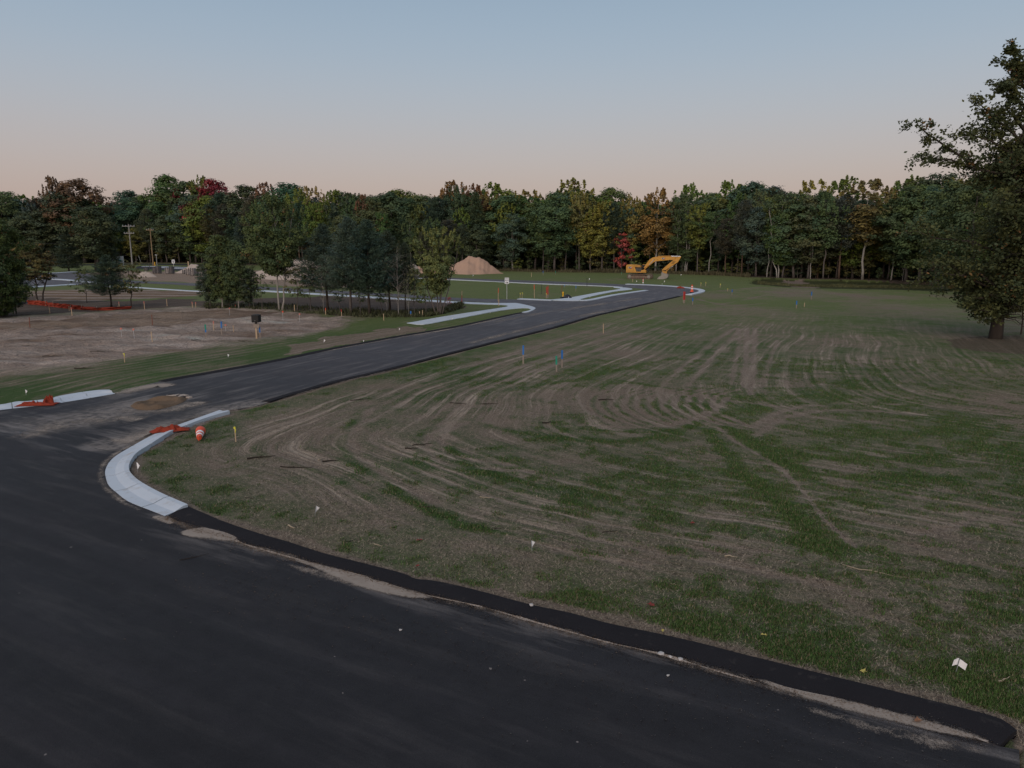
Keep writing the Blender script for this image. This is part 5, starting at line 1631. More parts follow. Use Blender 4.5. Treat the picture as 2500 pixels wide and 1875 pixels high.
    shell_i = [(1030, 976), (1150, 970), (1245, 962), (1305, 940), (1340, 905), (1352, 868), (1338, 838), (1300, 818), (1225, 800), (1168, 765)]
    bk.prism(PP(shell_o + shell_i), -.72, .72)
    side = PP([(1165, 745), (1230, 785), (1310, 800), (1358, 825), (1378, 868), (1360, 915), (1320, 955), (1250, 978), (1150, 984), (1020, 986), (1075, 910), (1150, 860)])
    bk.prism(side, -.76, -.72); bk.prism(side, .72, .76)
    b = bk.build("bucket", M_STEEL, r)
    for k in range(5):
        MB().prism(PP([(1060, 972), (1060, 990), (985, 990)]), -.68 + k * .30, -.56 + k * .30).build("bucket_tooth", M_STEEL, b)
    # maker's mark: white letters on a dark red-black field
    def mark(x, y, h, yy):
        c = bpy.data.curves.new("lettering", 'FONT')
        c.body = "CAT"; c.size = h; c.extrude = .006; c.align_x = 'CENTER'; c.align_y = 'CENTER'
        tmp = bpy.data.objects.new("lettering", c); COL.objects.link(tmp)
        dg = bpy.context.evaluated_depsgraph_get()
        me = bpy.data.meshes.new_from_object(tmp.evaluated_get(dg))
        bpy.data.objects.remove(tmp)
        o = link("logo_lettering", me, M_WHITE, r)
        o.rotation_euler = (math.pi / 2, 0, 0); o.location = (U(x), yy - .02, V(y)); o.scale = (1.08, 1.25, 1)
        MB().box((U(x) + h * .15, yy - .002, V(y)), (h * 1.9, .012, h * 1.15)).build("logo_field", M_BLACK, r)
        MB().prism([(U(x) + h * .55, V(y) - h * .5), (U(x) + h * 1.35, V(y) - h * .5), (U(x) + h * 1.1, V(y) + h * .35), (U(x) + h * .8, V(y) + h * .35)], yy - .016, yy - .004).build("logo_red", M_REDP, r)
    mark(190, 610, .36, -hw - .04)
    mark(1190, 308, .30, -bw - .01)
excavator()

# ------------------------------------------------------------------ utility poles with wires
def utility_pole(px, pb, pt, label, color, arms, f=1.0):
    x, y = at(px, pb)
    h = top_z(y, pt)
    r = thing("utility_pole", (x, y, 0), label, "utility pole")
    m = simple("pole_wood", color, .85, .2, var=.25, scale=3)
    MB().tube([(0, 0, -.5), (0, 0, h * .5), (0, 0, h)], [.24 * f, .20 * f, .16 * f], 10).build("pole", m, r)
    for (dz, w) in arms:
        MB().box((0, -.25, h - dz), (w, .16, .22)).build("crossarm", m, r)
        for s in (-.46, -.2, .2, .46):
            MB().lathe([(.07, 0), (.12, .08), (.05, .2), (.10, .26), (.04, .36)], (s * w, -.25, h - dz + .11), 8).build("insulator", M_GALV, r)
    return (x, y, h)
pa = utility_pole(323.5, 649, 547, "taller grey utility pole with two crossarms beyond the sand lot", (.26, .25, .24), [(.75, 4.4), (3.2, 3.6)])
pb_ = utility_pole(374.5, 649, 557.5, "shorter brown utility pole with one crossarm beside the yellow hydrant", (.24, .17, .10), [(.6, 2.6)], .95)
def wire(name, a, b, sag, label):
    pts = []
    for k in range(13):
        t = k / 12
        pts.append((a[0] + (b[0] - a[0]) * t, a[1] + (b[1] - a[1]) * t, a[2] + (b[2] - a[2]) * t - sag * 4 * t * (1 - t)))
    o = MB().tube(pts, .035, 4).build(name, M_DARK)
    tag(o, label, "wire")
left_end = (pa[0] - 55, pa[1] - 6, pa[2] - 6)
wire("overhead_wire", left_end, (pa[0], pa[1] - .3, pa[2] - 5.5), 1.0, "overhead wire running from the taller utility pole toward the fir trees")
wire("overhead_wire", (pa[0], pa[1] - .3, pa[2] - 5.5), (pb_[0], pb_[1] - .3, pb_[2] - 4.0), .5, "overhead wire strung between the two utility poles")
wire("overhead_wire", (pb_[0], pb_[1] - .3, pb_[2] - 4.0), (pb_[0] + 40, pb_[1] + 14, pb_[2] - 5), 1.0, "overhead wire running from the shorter utility pole into the wood")
gx1, gy1 = at(345, 643); gtz = top_z(gy1, 624)
gq = ray(338, 624)
tag(MB().tube([(gx1, gy1, 0), (gq.x * gy1 / gq.y, gy1, gtz)], .07, 6).build("guy_guard", M_GALV), "slanted pale guy-wire guard between the two utility poles", "guy wire")

# ------------------------------------------------------------------ signs
def one_way_sign(px, pb, pt, label, face=0.0, lines=("ONE", "WAY")):
    x, y = at(px, pb)
    h = top_z(y, pt)
    r = thing("road_sign", (x, y, 0), label, "road sign", rz=face)
    MB().box((0, .03, h / 2 - .15), (.07, .05, h + .2)).build("post", M_GALV, r)
    w, hh = .56, .80
    p = MB().box((0, -.015, h - hh / 2), (w, .02, hh)).build("sign_panel", M_WHITE, r)
    z = h - .16
    for ln_ in lines:
        c = bpy.data.curves.new("lettering", 'FONT')
        c.body = ln_; c.size = .23; c.extrude = .002; c.align_x = 'CENTER'; c.align_y = 'CENTER'
        tmp = bpy.data.objects.new("lettering", c); COL.objects.link(tmp)
        me = bpy.data.meshes.new_from_object(tmp.evaluated_get(bpy.context.evaluated_depsgraph_get()))
        bpy.data.objects.remove(tmp)
        o = link("lettering", me, M_BLACK, p)
        o.rotation_euler = (math.pi / 2, 0, 0); o.location = (0, -.03, z)
        z -= .24
    z -= .02
    MB().prism([(-.2, z - .035), (.04, z - .035), (.04, z - .10), (.22, z), (.04, z + .10), (.04, z + .035), (-.2, z + .035)], -.034, -.026).build("arrow", M_BLACK, p)
one_way_sign(1237.5, 731, 678, "white one-way sign with right-pointing arrow on a thin post at the street corner")
def small_sign(px, pb, pt):
    x, y = at(px, pb); h = top_z(y, pt)
    r = thing("road_sign", (x, y, 0), "small white sign on a post behind the block pallets", "road sign")
    MB().box((0, .04, h / 2), (.10, .08, h)).build("post", M_GALV, r)
    p = MB().box((0, -.02, h - .62), (.95, .03, 1.25)).build("sign_panel", M_WHITE, r)
    MB().box((0, -.04, h - .30), (.55, .01, .16)).build("print", M_BLACK, p)
    MB().box((0, -.04, h - .62), (.45, .01, .22)).build("print", M_BLACK, p)
    MB().box((.02, -.04, h - .95), (.32, .01, .22)).build("print", M_BLACK, p)
small_sign(424, 651, 634)
def post_lamp():
    x, y = at(383.5, 648); h = top_z(y, 622.5)
    r = thing("street_lamp", (x, y, 0), "thin grey street lamp post beside the shorter utility pole", "street lamp")
    MB().tube([(0, 0, -.2), (0, 0, h)], [.11, .08], 8).build("post", M_GALV, r)
    MB().box((0, 0, h), (.75, .4, .22)).build("lamp_head", M_GALV, r, bevel=.03)
post_lamp()
def signboard():
    x, y = at(291, 659); h = top_z(y, 625)
    r = thing("signboard", (x, y, 0), "blue-white signboard half hidden behind the dark conifer by the streets", "signboard")
    w = 3.2
    p = MB().box((0, 0, h - (h - .5) / 2), (w, .12, h - .5)).build("board", M_WHITE, r)
    for s in (-1, 1): MB().box((s * (w / 2 - .1), .12, h / 2 - .1), (.14, .12, h)).build("post", M_GREYWOOD, r)
    MB().box((-.1, -.075, h * .34), (w * .86, .03, h * .34)).build("print", M_TEAL, p)
    MB().prism([(-w * .42, h * .6), (w * .25, h * .6), (w * .32, h * .72), (-w * .3, h * .78)], -.085, -.062).build("print", M_TEAL, p)
signboard()

# ------------------------------------------------------------------ hydrants, bag, mailbox post
def hydrant(px, pb, pt, label, cover=None):
    x, y = at(px, pb); h = top_z(y, pt)
    r = thing("fire_hydrant", (x, y, 0), label, "fire hydrant")
    q = h / .85
    MB().lathe([(.17 * q, -.05), (.17 * q, .05 * q), (.115 * q, .07 * q), (.115 * q, .52 * q), (.15 * q, .53 * q), (.15 * q, .58 * q)], sides=14).build("barrel", M_HYD, r, True)
    MB().lathe([(.14 * q, .58 * q), (.13 * q, .68 * q), (.07 * q, .77 * q), (.03 * q, .79 * q), (.03 * q, h)], sides=14).build("bonnet", M_HYD, r, True)
    for s in (-1, 1):
        MB().tube([(s * .1 * q, 0, .42 * q), (s * .21 * q, 0, .42 * q)], .065 * q, 10).build("nozzle_cap", M_DARK, r)
    MB().tube([(0, -.1 * q, .38 * q), (0, -.22 * q, .38 * q)], .085 * q, 10).build("nozzle_cap", M_HYD, r)
    return x, y
hydrant(1374.5, 724.5, 711.5, "yellow fire hydrant on the lawn behind the black plastic bag")
hydrant(378.5, 648, 639.5, "faraway yellow hydrant at the foot of the shorter utility pole")
def bag():
    x, y = at(1381, 728)
    r = thing("plastic_bag", (x, y, .02), "crumpled black plastic drain pipe bag lying at the sidewalk before the hydrant", "bag")
    vs, fs, n, m = [], [], 26, 12
    for i in range(n):
        t = i / (n - 1)
        cx = -.78 + 1.62 * t
        ridge = np.interp(t, [0, .2, .42, .6, .75, .9, 1], [.06, .24, .34, .52, .46, .22, .05])
        for k in range(m):
            a = 2 * math.pi * k / m
            w = .30 * math.sin(math.pi * min(1, max(0.06, t * .95 + .03))) ** .6
            f = 1 + .3 * (vnoise(cx * 2 + k * .7, k * .9, .5, 5) - .5)
            vs.append((cx + .05 * math.sin(k * 2), w * math.cos(a) * f, max(-.02, ridge * .5 * (1 + math.sin(a)) * f)))
    for i in range(n - 1):
        for k in range(m):
            fs.append((i * m + k, (i + 1) * m + k, (i + 1) * m + (k + 1) % m, i * m + (k + 1) % m))
    fs += [tuple(range(m)), tuple((n - 1) * m + k for k in range(m - 1, -1, -1))]
    me = bpy.data.meshes.new("bag"); me.from_pydata(vs, [], fs)
    link("bag", me, M_BAG, r)
    MB().tube([(.05, .05, .38), (.25, .02, .47), (.48, -.03, .30), (.78, -.06, .04)], [.09, .10, .09, .07], 10).build("pipe_end", M_BAG, r, True)
bag()
def meter_post():
    x, y = at(627, 826); h = top_z(y, 767); ppm = h / (826 - 767)
    z = lambda py: (826 - py) * ppm
    r = thing("mailbox", (x, y, 0), "black mailbox on a pale wooden post at the sandy lot's grassy edge", "mailbox")
    MB().box((0, 0, z(794) / 2 - .1), (.115, .115, z(794) + .2)).build("post", M_WOOD, r)
    MB().box((.05, -.075, z(795)), (14 * ppm, .03, 9 * ppm)).build("board", M_GREYWOOD, r)
    MB().box((.02, -.02, z(788.5)), (.13, .12, 3.4 * ppm)).build("bracket", M_BLACK, r)
    b = MB().box((.02, .1, z(777.5)), (17.8 * ppm, .58, 18 * ppm)).build("box", M_BLACK, r, bevel=.03)
    MB().box((.02, -.205, z(777)), (15.6 * ppm, .02, 15.5 * ppm)).build("door", M_BLACK, b, bevel=.008)
    MB().box((.02, -.22, z(782)), (.05, .03, .02)).build("handle", M_GALV, b)
    MB().box((.06, .1, z(768)), (.2, .3, .035)).build("lid_ridge", M_DARK, b)
meter_post()

# ------------------------------------------------------------------ orange fabric on the inlets, safety fence
def crumple(px, pb, lx, ly, hz, rz, seed, label, name="inlet_fabric"):
    x, y = at(px, pb)
    n, m = 34, 22
    vs, fs = [], []
    for j in range(m):
        for i in range(n):
            u, v = i / (n - 1) * 2 - 1, j / (m - 1) * 2 - 1
            rad = max(abs(u), abs(v))
            ex = 1 + .30 * (vnoise(u + 5, v + 5, .5, seed) - .5) + .2 * math.sin(u * 5 + seed)
            z = hz * (1 - rad ** 2.2) * (.25 + 1.5 * vnoise(u * 3 + seed, v * 2, .5, seed)) + hz * .45 * abs(math.sin(u * 9 + v * 5 + seed)) * (1 - rad ** 2)
            vs.append((u * lx * ex, v * ly * (ex + .15 * math.sin(4 * u)), max(z, 0) + .012))
    for j in range(m - 1):
        for i in range(n - 1):
            fs.append((j * n + i, j * n + i + 1, (j + 1) * n + i + 1, (j + 1) * n + i))
    me = bpy.data.meshes.new(name); me.from_pydata(vs, [], fs)
    o = link(name, me, M_FABRIC)
    o.location = (x, y, .05); o.rotation_euler = (0, 0, rz)
    s = o.modifiers.new("thickness", 'SOLIDIFY'); s.thickness = .012
    tag(o, label, "fabric cover")
    return o
crumple(413, 1053, .62, .24, .13, .42, 2, "crumpled orange fabric draped over the near curb beside the fallen drum")
crumple(82, 990, .75, .24, .10, .22, 3, "crumpled orange fabric with upturned flap on the opposite curb")
crumple(1661, 704, .62, .34, .17, -.1, 4, "small crumpled orange fabric on the far curb beside the tall delineator")
fl = at(120, 985)
o = crumple(120, 986, .22, .14, .22, .9, 6, "upright orange fabric flap standing on the opposite curb")
def fence():
    base = [(45, 740), (80, 743.5), (110, 746.5), (150, 751.5), (200, 756), (262, 757.5), (320, 754)]
    tops = [731.5, 732, 735.5, 741.5, 745.5, 752, 751]
    b = ats(base); zt = [max(.35, top_z(p[1], t)) for p, t in zip(b, tops)]
    bl = resample(catmull(b, 5), 90)
    zz = np.interp(np.linspace(0, 1, 90), np.linspace(0, 1, 7), zt)
    r = thing("safety_fence", (*b[0], 0), "sagging orange plastic safety fence under the trees behind the sandy lot", "fence")
    def strip(name, i0, i1, mat):
        vs, fs, rows = [], [], 7
        for i in range(i0, i1):
            t = np.array(bl[min(i + 1, 89)]) - np.array(bl[max(i - 1, 0)]); t /= np.linalg.norm(t)
            nrm = np.array((-t[1], t[0]))
            for j in range(rows):
                v = j / (rows - 1)
                w = (vnoise(i * .35, v * 2.5, .6, 6) - .5) * .5 * math.sin(math.pi * v) + .15 * math.sin(i * .9) * v
                z = zz[i] * v * (.80 + .30 * vnoise(i * .25, 3, 1.0, 2)) + .02
                q = bl[i] + nrm * w
                vs.append((q[0] - b[0][0], q[1] - b[0][1], z))
        k = i1 - i0
        for i in range(k - 1):
            for j in range(rows - 1):
                fs.append((i * rows + j, (i + 1) * rows + j, (i + 1) * rows + j + 1, i * rows + j + 1))
        me = bpy.data.meshes.new(name); me.from_pydata(vs, [], fs)
        o = link(name, me, mat, r)
        s = o.modifiers.new("thickness", 'SOLIDIFY'); s.thickness = .015
    strip("black_fabric", 0, 11, M_BAG)
    strip("mesh_fabric", 10, 90, M_FABRIC)
    for i in range(2, 90, 9):
        MB().box((bl[i][0] - b[0][0], bl[i][1] - b[0][1] + .08, zz[i] * .5), (.05, .05, zz[i] * 1.1 + .2)).build("post", M_GREYWOOD, r)
fence()

# ------------------------------------------------------------------ traffic drum and delineators
def striped(name, prof, bands, label, cat, loc, rz=0.0, base=None):
    r = thing(name, loc, label, cat, rz=rz)
    return r
def fallen_drum():
    x, y = at(486, 1078)
    x2, y2 = at(496, 1048)
    d = Vector((x2 - x, y2 - y, 0)); yaw = math.atan2(d.y, d.x)
    r = thing("traffic_drum", (x, y, .17), "fallen orange and white striped traffic cone drum lying on the grass by the curb", "traffic drum")
    R = Matrix.Rotation(yaw, 4, 'Z') @ Matrix.Rotation(math.pi / 2 - .10, 4, 'Y')
    r.matrix_world = Matrix.Translation((x, y, .13)) @ R
    k = 1.02
    def seg(z0, z1, r0, r1, mat, nm):
        r0, r1 = r0 * .82, r1 * .82
        MB().lathe([(r0, z0), (r0 * 1.04, z0 + .01), (r1 * 1.02, z1 - .01), (r1, z1)], sides=22).build(nm, mat, r, False)
    # from handle end (z=0) to the wide foot
    seg(.10, .27, .100, .122, M_ORANGE, "body")
    seg(.272, .375, .126, .138, M_WHITE, "reflective_band")
    seg(.377, .475, .138, .150, M_ORANGE, "body")
    seg(.477, .590, .154, .166, M_WHITE, "reflective_band")
    seg(.592, .74, .166, .184, M_ORANGE, "body")
    seg(.742, .92, .196, .214, M_ORANGE, "foot")
    seg(.922, 1.0, .190, .195, M_BAG, "foot_ring")
    h = MB(); h.tube([(-.065, 0, .11), (-.06, 0, 0), (.06, 0, 0), (.065, 0, .11)], .018, 8); h.build("handle", M_ORANGE, r)
fallen_drum()
def delineator(px, pb, pt, label, base=True, w=.075):
    x, y = at(px, pb); h = top_z(y, pt)
    r = thing("delineator", (x, y, .03), label, "delineator post")
    if base:
        MB().lathe([(.30, 0), (.30, .10), (.20, .16)], sides=8).build("base", M_BAG, r)
        MB().lathe([(w * 2.2, .16), (w * 1.5, h * .30)], sides=14).build("body", M_ORANGE, r)
    else: MB().lathe([(w, -.1), (w, h * .30)], sides=12).build("body", M_WHITE, r)
    zs = [.30, .48, .60, .74, .84, 1.0]
    ms = [M_ORANGE, M_WHITE, M_ORANGE, M_WHITE, M_ORANGE]
    for (a, b, m) in zip(zs[:-1], zs[1:], ms):
        ra, rb_ = (w * (1.5 - .6 * (a - .3) / .7), w * (1.5 - .6 * (b - .3) / .7)) if base else (w, w)
        MB().lathe([(ra, h * a + .002), (rb_, h * b - .002)], sides=14).build("body" if m is M_ORANGE else "reflective_band", m, r)
    if base:
        MB().tube([(-.05, 0, h), (-.05, 0, h + .1), (.05, 0, h + .1), (.05, 0, h)], .018, 6).build("handle", M_ORANGE, r)
delineator(1689, 715, 696.5, "tall orange and white delineator post standing by the far curb's tip", w=.13)
delineator(1570, 691, 680.5, "short orange and white marker post in the grass before the excavator", False, .10)

# ------------------------------------------------------------------ survey stakes and pin flags
STK = []
def stake(px, pb, pt, kind, place, lean=0.0):
    x, y = at(px, pb); z0 = ground_z(x, y)
    h = max(.3, top_z(y, pt) - z0)
    nm = {"flag": "survey_flag", "rod": "survey_rod"}.get(kind.split("-")[0], "survey_stake")
    r = thing(nm, (x, y, z0), None, "survey stake", "survey stakes around the site")
    r.rotation_euler = (random.uniform(-.03, .03), lean + random.uniform(-.03, .03), random.uniform(-.5, .5))
    wd = min(.042 + y * .0003, .085)
    if kind in ('blue', 'green', 'bluegreen', 'red') and y < 110: wd *= 1.6
    def post(m, z0_=-.2, z1_=None, w=wd, d=None, name="shaft"):
        z1_ = h if z1_ is None else z1_
        MB().box((0, 0, (z0_ + z1_) / 2), (w, d or w * .45, z1_ - z0_)).build(name, m, r)
    if kind in ("blue", "green", "pinktop", "redtop", "orangetop"):
        f = {"blue": .50, "green": .45, "pinktop": .72, "redtop": .66, "orangetop": .66}[kind]
        post(M_GREYWOOD if kind in ("blue", "green") else M_WOOD, z1_=h * f)
        post({"blue": M_BLUE, "green": M_GREEN, "pinktop": M_PINK, "redtop": M_REDST, "orangetop": M_ORANGE}[kind], h * f, h, wd * 1.1, wd * .55, "painted_top")
    elif kind == "bluegreen":
        post(M_GREYWOOD, z1_=h * .38); post(M_BLUE, h * .38, h * .6, wd * 1.08, wd * .5, "painted_band"); post(M_GREEN, h * .6, h, wd * 1.12, wd * .55, "painted_top")
    elif kind == "wood": post(M_WOOD)
    elif kind == "red": post(M_GREYWOOD, z1_=h * .30); post(M_REDST, h * .30, h, wd * 1.08, wd * .5, "painted_top")
    elif kind == "redlow": post(M_REDST, z1_=h * .68); post(M_WOOD, h * .68, h, name="bare_top")
    elif kind == "rod": MB().tube([(0, 0, -.2), (0, 0, h)], .020 + y * .0002, 6).build("shaft", M_RUST, r)
    elif kind == "rod-black": MB().tube([(0, 0, -.2), (0, 0, h)], .022 + y * .00015, 6).build("shaft", M_DARK, r)
    elif kind == "yellow":
        post(M_WOOD, w=wd * .7)
        MB().box((0, 0, h * .93), (wd * 1.3, wd * .9, h * .13)).build("tape_knot", M_YTAPE, r)
        MB().tube([(wd * .5, -.02, h * .92), (wd * 1.1, -.03, h * .8), (wd * .7, -.03, h * .62)], [.02, .018, .012], 5).build("tape_tail", M_YTAPE, r)
    elif kind in ("flag", "flag-orange"):
        MB().tube([(0, 0, -.2), (0, 0, h)], .010 + y * .0001, 5).build("wire", M_GALV, r)
        m = M_PINK if kind == "flag" else M_ORANGE
        q = max(.15, h * .17)
        MB().prism([(-q * .4, h - q), (q * .5, h - q * .9), (q * .6, h - q * .2), (0, h), (-q * .35, h - q * .1)], -.02, .02).build("flag", m, r)
    STK.append((r, {"blue": "blue-painted stake", "green": "green-topped stake", "pinktop": "pink-topped stake", "redtop": "red-topped pale stake", "orangetop": "orange-topped stake", "bluegreen": "green and blue stake",
                    "wood": "plain wooden stake", "red": "red-painted stake", "redlow": "red stake with bare wooden top", "rod": "thin rusty rod", "rod-black": "thin black rod",
                    "yellow": "stake with yellow tape", "flag": "pink flag on a wire", "flag-orange": "orange flag on a wire"}[kind], place, px))
A_, B_, C_, D_, E_, F_ = "at the sandy lot's edge before the orange fence", "on the sandy lot", "along the copse's front edge", "around the lawn by the one-way sign", "in the grass beyond the far road", "in the seeded field"
for px, pb, pt, k, pl_ in [
    (122, 764, 744.5, "pinktop", A_), (169, 758, 748, "wood", A_), (176, 770.6, 750, "pinktop", A_), (73, 797.8, 774.5, "rod", B_), (291, 752, 736.5, "pinktop", A_), (353, 754.7, 735.5, "pinktop", A_),
    (372, 790.5, 768, "rod", B_), (297, 822, 800, "flag", B_), (328.5, 828.5, 802, "flag", B_), (372, 836, 809.5, "wood", B_), (304.5, 884, 862, "yellow", "on the grass verge by the sandy lot"),
    (408, 747, 730, "wood", "on the brown bank left of the copse"), (470, 751.6, 737, "pinktop", "on the brown bank left of the copse"), (478, 751, 737.5, "pinktop", "on the brown bank left of the copse"),
    (561, 770.6, 751, "flag", B_), (575, 751.6, 744, "redtop", C_), (691, 779.7, 759, "flag-orange", B_), (732, 785, 765, "flag", B_), (719, 759, 744, "wood", C_), (795, 769, 752, "orangetop", C_),
    (503, 822, 792, "bluegreen", B_), (522, 806, 784, "pinktop", B_), (541, 813, 785, "blue", B_), (551.5, 808.6, 791.5, "flag", B_), (570.5, 809.5, 794, "wood", B_), (635, 825.5, 797, "blue", "right behind the black mailbox"),
    (834, 772, 755, "redtop", C_), (937, 783, 766, "wood", C_), (1003.3, 772.7, 759.4, "blue", C_), (1024.6, 770.8, 760, "wood", C_), (1031.5, 773.6, 757, "wood", C_),
    (1127.5, 744, 710.3, "redlow", "at the sidewalk beside the tiny red sapling"), (1216, 735.6, 703, "orangetop", D_), (1217.7, 747, 731, "wood", D_), (1269.5, 727, 715, "yellow", D_), (1274.6, 728, 714, "yellow", D_),
    (1304.7, 727.5, 695, "orangetop", D_), (1322.7, 718, 694, "rod-black", D_), (1334.8, 727.5, 701, "red", D_), (1337.7, 727.5, 698, "red", D_), (1333.5, 728, 716, "yellow", D_), (1371.3, 714, 696, "rod", D_),
    (1378, 702, 696, "blue", D_), (1405.7, 711.6, 697, "blue", D_), (1433, 699.7, 678, "rod-black", D_), (1297.4, 676.6, 665.8, "wood", E_), (1326, 672, 661, "blue", E_), (1355.7, 671, 661, "green", E_),
    (1517.2, 670.6, 664.8, "green", E_), (1544.5, 687.8, 680.4, "wood", E_), (1711, 698.7, 690, "yellow", E_), (1722.5, 698, 688.5, "yellow", E_), (1668.5, 740, 711.6, "red", "at the far road's edge by the field"), (1671, 740, 712, "red", "at the far road's edge by the field"),
    (1691, 744, 727, "blue", "at the far road's edge by the field"), (1758, 702.4, 693, "yellow", E_), (1776, 711, 704.4, "yellow", E_), (1787, 720, 707, "blue", F_), (1980.5, 731, 712, "blue", F_), (1944, 752.6, 734.5, "blue", F_),
    (1963.5, 749, 739, "wood", F_), (1277.3, 887, 843.6, "blue", F_), (1372, 895, 855, "blue", F_), (1358.6, 906, 869, "green", F_), (1473, 812, 790, "wood", F_), (576, 1078, 1041.7, "yellow", "in the field close to the fallen drum")]:
    stake(px, pb, pt, k, pl_)
order_labels(STK, lambda l, p: None)
def loose_stake(px, pb, pt):
    pass

FLG = []
def pin_flag(px, pb, hpx, place, two=False, rz=0.0, tri=True):
    x, y = at(px, pb); z0 = ground_z(x, y)
    hh = max(.22, top_z(y, pb - hpx) - z0)
    r = thing("pin_flag", (x, y, z0), None, "pin flag", "white pin flags")
    r.rotation_euler = (random.uniform(-.12, .12), random.uniform(-.15, .15), rz)
    MB().tube([(0, 0, -.1), (0, 0, hh)], .004 + y * .00008, 5).build("wire", M_GALV, r)
    q = max(hh * .72, .11) * (.85 if two else 1)
    for s in range(2 if two else 1):
        me = bpy.data.meshes.new("flag")
        vs, fs = [], []
        for i in range(5):
            t = i / 4
            half = (1 - t) if tri else 1
            cx = (1 if s == 0 else -.55) * q * t * .9 * (.62 if tri else .9)
            cy = .05 * q * math.sin(t * 5) + s * .03
            vs += [(cx, cy, hh - q * (.0 + .35 * t)), (cx, cy + .02 * t, hh - q * (.0 + .35 * t) - q * (1.0 * half if tri else .8))]
        for i in range(4): fs.append((2 * i, 2 * i + 1, 2 * i + 3, 2 * i + 2))
        me.from_pydata(vs, [], fs)
        o = link("flag", me, M_WHITE, r)
        sm = o.modifiers.new("thickness", 'SOLIDIFY'); sm.thickness = .003
    FLG.append((r, "white pin flag", place, px))
for px, pb, h, pl_ in [(64, 965, 14, "on the verge above the orange fabric"), (336, 1150, 22, "on the grass inside the pale curb's curve"), (769, 1256, 22, "in the field above the washed sand"), (557, 874, 10, "on the verge below the mailbox"),
                       (790, 836, 8, "on the dirt verge along the main road"), (1299, 1344, 24, "in the field near the front asphalt edge"), (974.5, 807, 6, "on the dirt verge along the main road"), (1103, 782, 5, "on the main road's sidewalk edge"),
                       (1196, 766, 4, "on the main road's sidewalk edge"), (1387, 729, 5, "against the black plastic bag"), (1440, 727.5, 5, "on the island between the two roads"), (1438, 685, 6, "in the grass beyond the far road"), (1154, 676, 6, "in the grass beyond the far road"),
                       (1553, 689.5, 5, "in the grass before the excavator"), (1621, 690, 5, "in the grass before the excavator"), (1616, 696, 4, "in the grass before the excavator"), (1662, 674, 5, "in the grass right of the excavator bucket"),
                       (878, 759, 5, "on the copse's dark floor"), (887, 836, 5, "on the dirt verge along the main road")]:
    pin_flag(px, pb, h, pl_, rz=random.uniform(-.6, .6))
order_labels(FLG)
pin_flag(2334, 1638, 30, "", two=True, rz=-.35, tri=False)
FLG[-1][0]["label"] = "double white square pin flag standing nearest in the dark grass"
del FLG[-1][0]["group"]

# ------------------------------------------------------------------ block pallets
PAL = []
def pallet(px, pb, pt, wpx, mat, look, rz=0.0):
    x, y = at(px, pb); h = top_z(y, pt)
    ppm = FPX / math.hypot(y, 7)
    w = wpx / ppm
    r = thing("block_pallet", (x, y, 0), None, "block pallet", "block pallets beside the far street", rz)
    for k in range(3): MB().box((-w / 2 + w * (k + .5) / 3, 0, .06), (w * .12, 1.1, .12)).build("pallet_runner", M_GREYWOOD, r)
    rows = max(3, int(h / .24)); cols = max(2, int(w / .42))
    hh, ww = (h - .14) / rows, w / cols
    for i in range(rows):
        for c in range(cols):
            if i == rows - 1 and random.random() < .35: continue
            MB().box((-w / 2 + ww * (c + .5) + random.uniform(-.02, .02), random.uniform(-.05, .03), .14 + hh * (i + .5)), (ww * .92, 1.05, hh * .88)).build("block", mat, r)
    for s in (-.28, .30):
        MB().box((w * s, -.56, h * .52), (.16, .05, h * .98)).build("strap", M_DARK, r)
    PAL.append((r, look, "beside the sand mound across the far street", px))
for a in [(358, 661, 653.5, 9, M_BLOCKD, "grey block pallet"), (379, 667.5, 652, 9, M_BLOCKD, "grey block pallet"), (388, 667.5, 650, 10, M_BLOCKD, "grey block pallet"), (410, 668.5, 653.5, 10, M_BLOCK, "pale block pallet"),
          (420, 668.5, 651, 9, M_BLOCKD, "grey block pallet"), (450, 668, 658, 7, M_BLOCK, "pale block pallet"), (461, 671, 654.5, 11, M_BLOCK, "pale block pallet"), (472, 673, 654.5, 10, M_BLOCK, "pale block pallet"), (481, 670, 656, 9, M_BLOCKD, "grey block pallet"),
          (494, 673, 657.5, 11, M_BLOCK, "pale block pallet"), (506, 673, 656, 10, M_BLOCKD, "grey block pallet")]:
    pallet(*a, rz=random.uniform(-.2, .2))
order_labels(PAL)
x, y = at(461, 660); h = top_z(y, 638)
t_ = MB().box((x, y, h / 2), (.28, .12, h)).build("marker_post", M_WOOD)
tag(t_, "upright pale board standing in the pinkish sand mound", "post")
x, y = at(365, 656); h = top_z(y, 643.5)
tag(MB().box((x, y, h / 2), (.2, .12, h)).build("marker_post", M_BLOCKD), "short grey post standing before the yellow hydrant across the street", "post")

# ------------------------------------------------------------------ sticks and leaves lying about
STI = []
def stick(px, py, L, ang, rad, mat, look, place, z=None):
    x, y = at(px, py); r_ = np.random.default_rng(int(px * 7 + py))
    z0 = ground_z(x, y) if z is None else z
    pts = [(L * (t - .5) * math.cos(ang) + r_.normal(0, .03 * L), L * (t - .5) * math.sin(ang) + r_.normal(0, .03 * L), rad * .9 + abs(r_.normal(0, .012))) for t in np.linspace(0, 1, 6)]
    mb = MB().tube(pts, [rad, rad, rad * .9, rad * .7, rad * .5, rad * .25], 5)
    if L > .5:
        s = pts[2]; mb.tube([s, (s[0] + L * .18 * math.cos(ang + .8), s[1] + L * .18 * math.sin(ang + .8), s[2] + .03)], [rad * .5, rad * .2], 4)
    o = mb.build("fallen_stick", mat)
    o.location = (x, y, z0)
    tag(o, None, "stick", "sticks and bark lying on the ground")
    STI.append((o, look, place, px))
M_TWIG = simple("dark_twig", (.035, .028, .022), .9, .15)
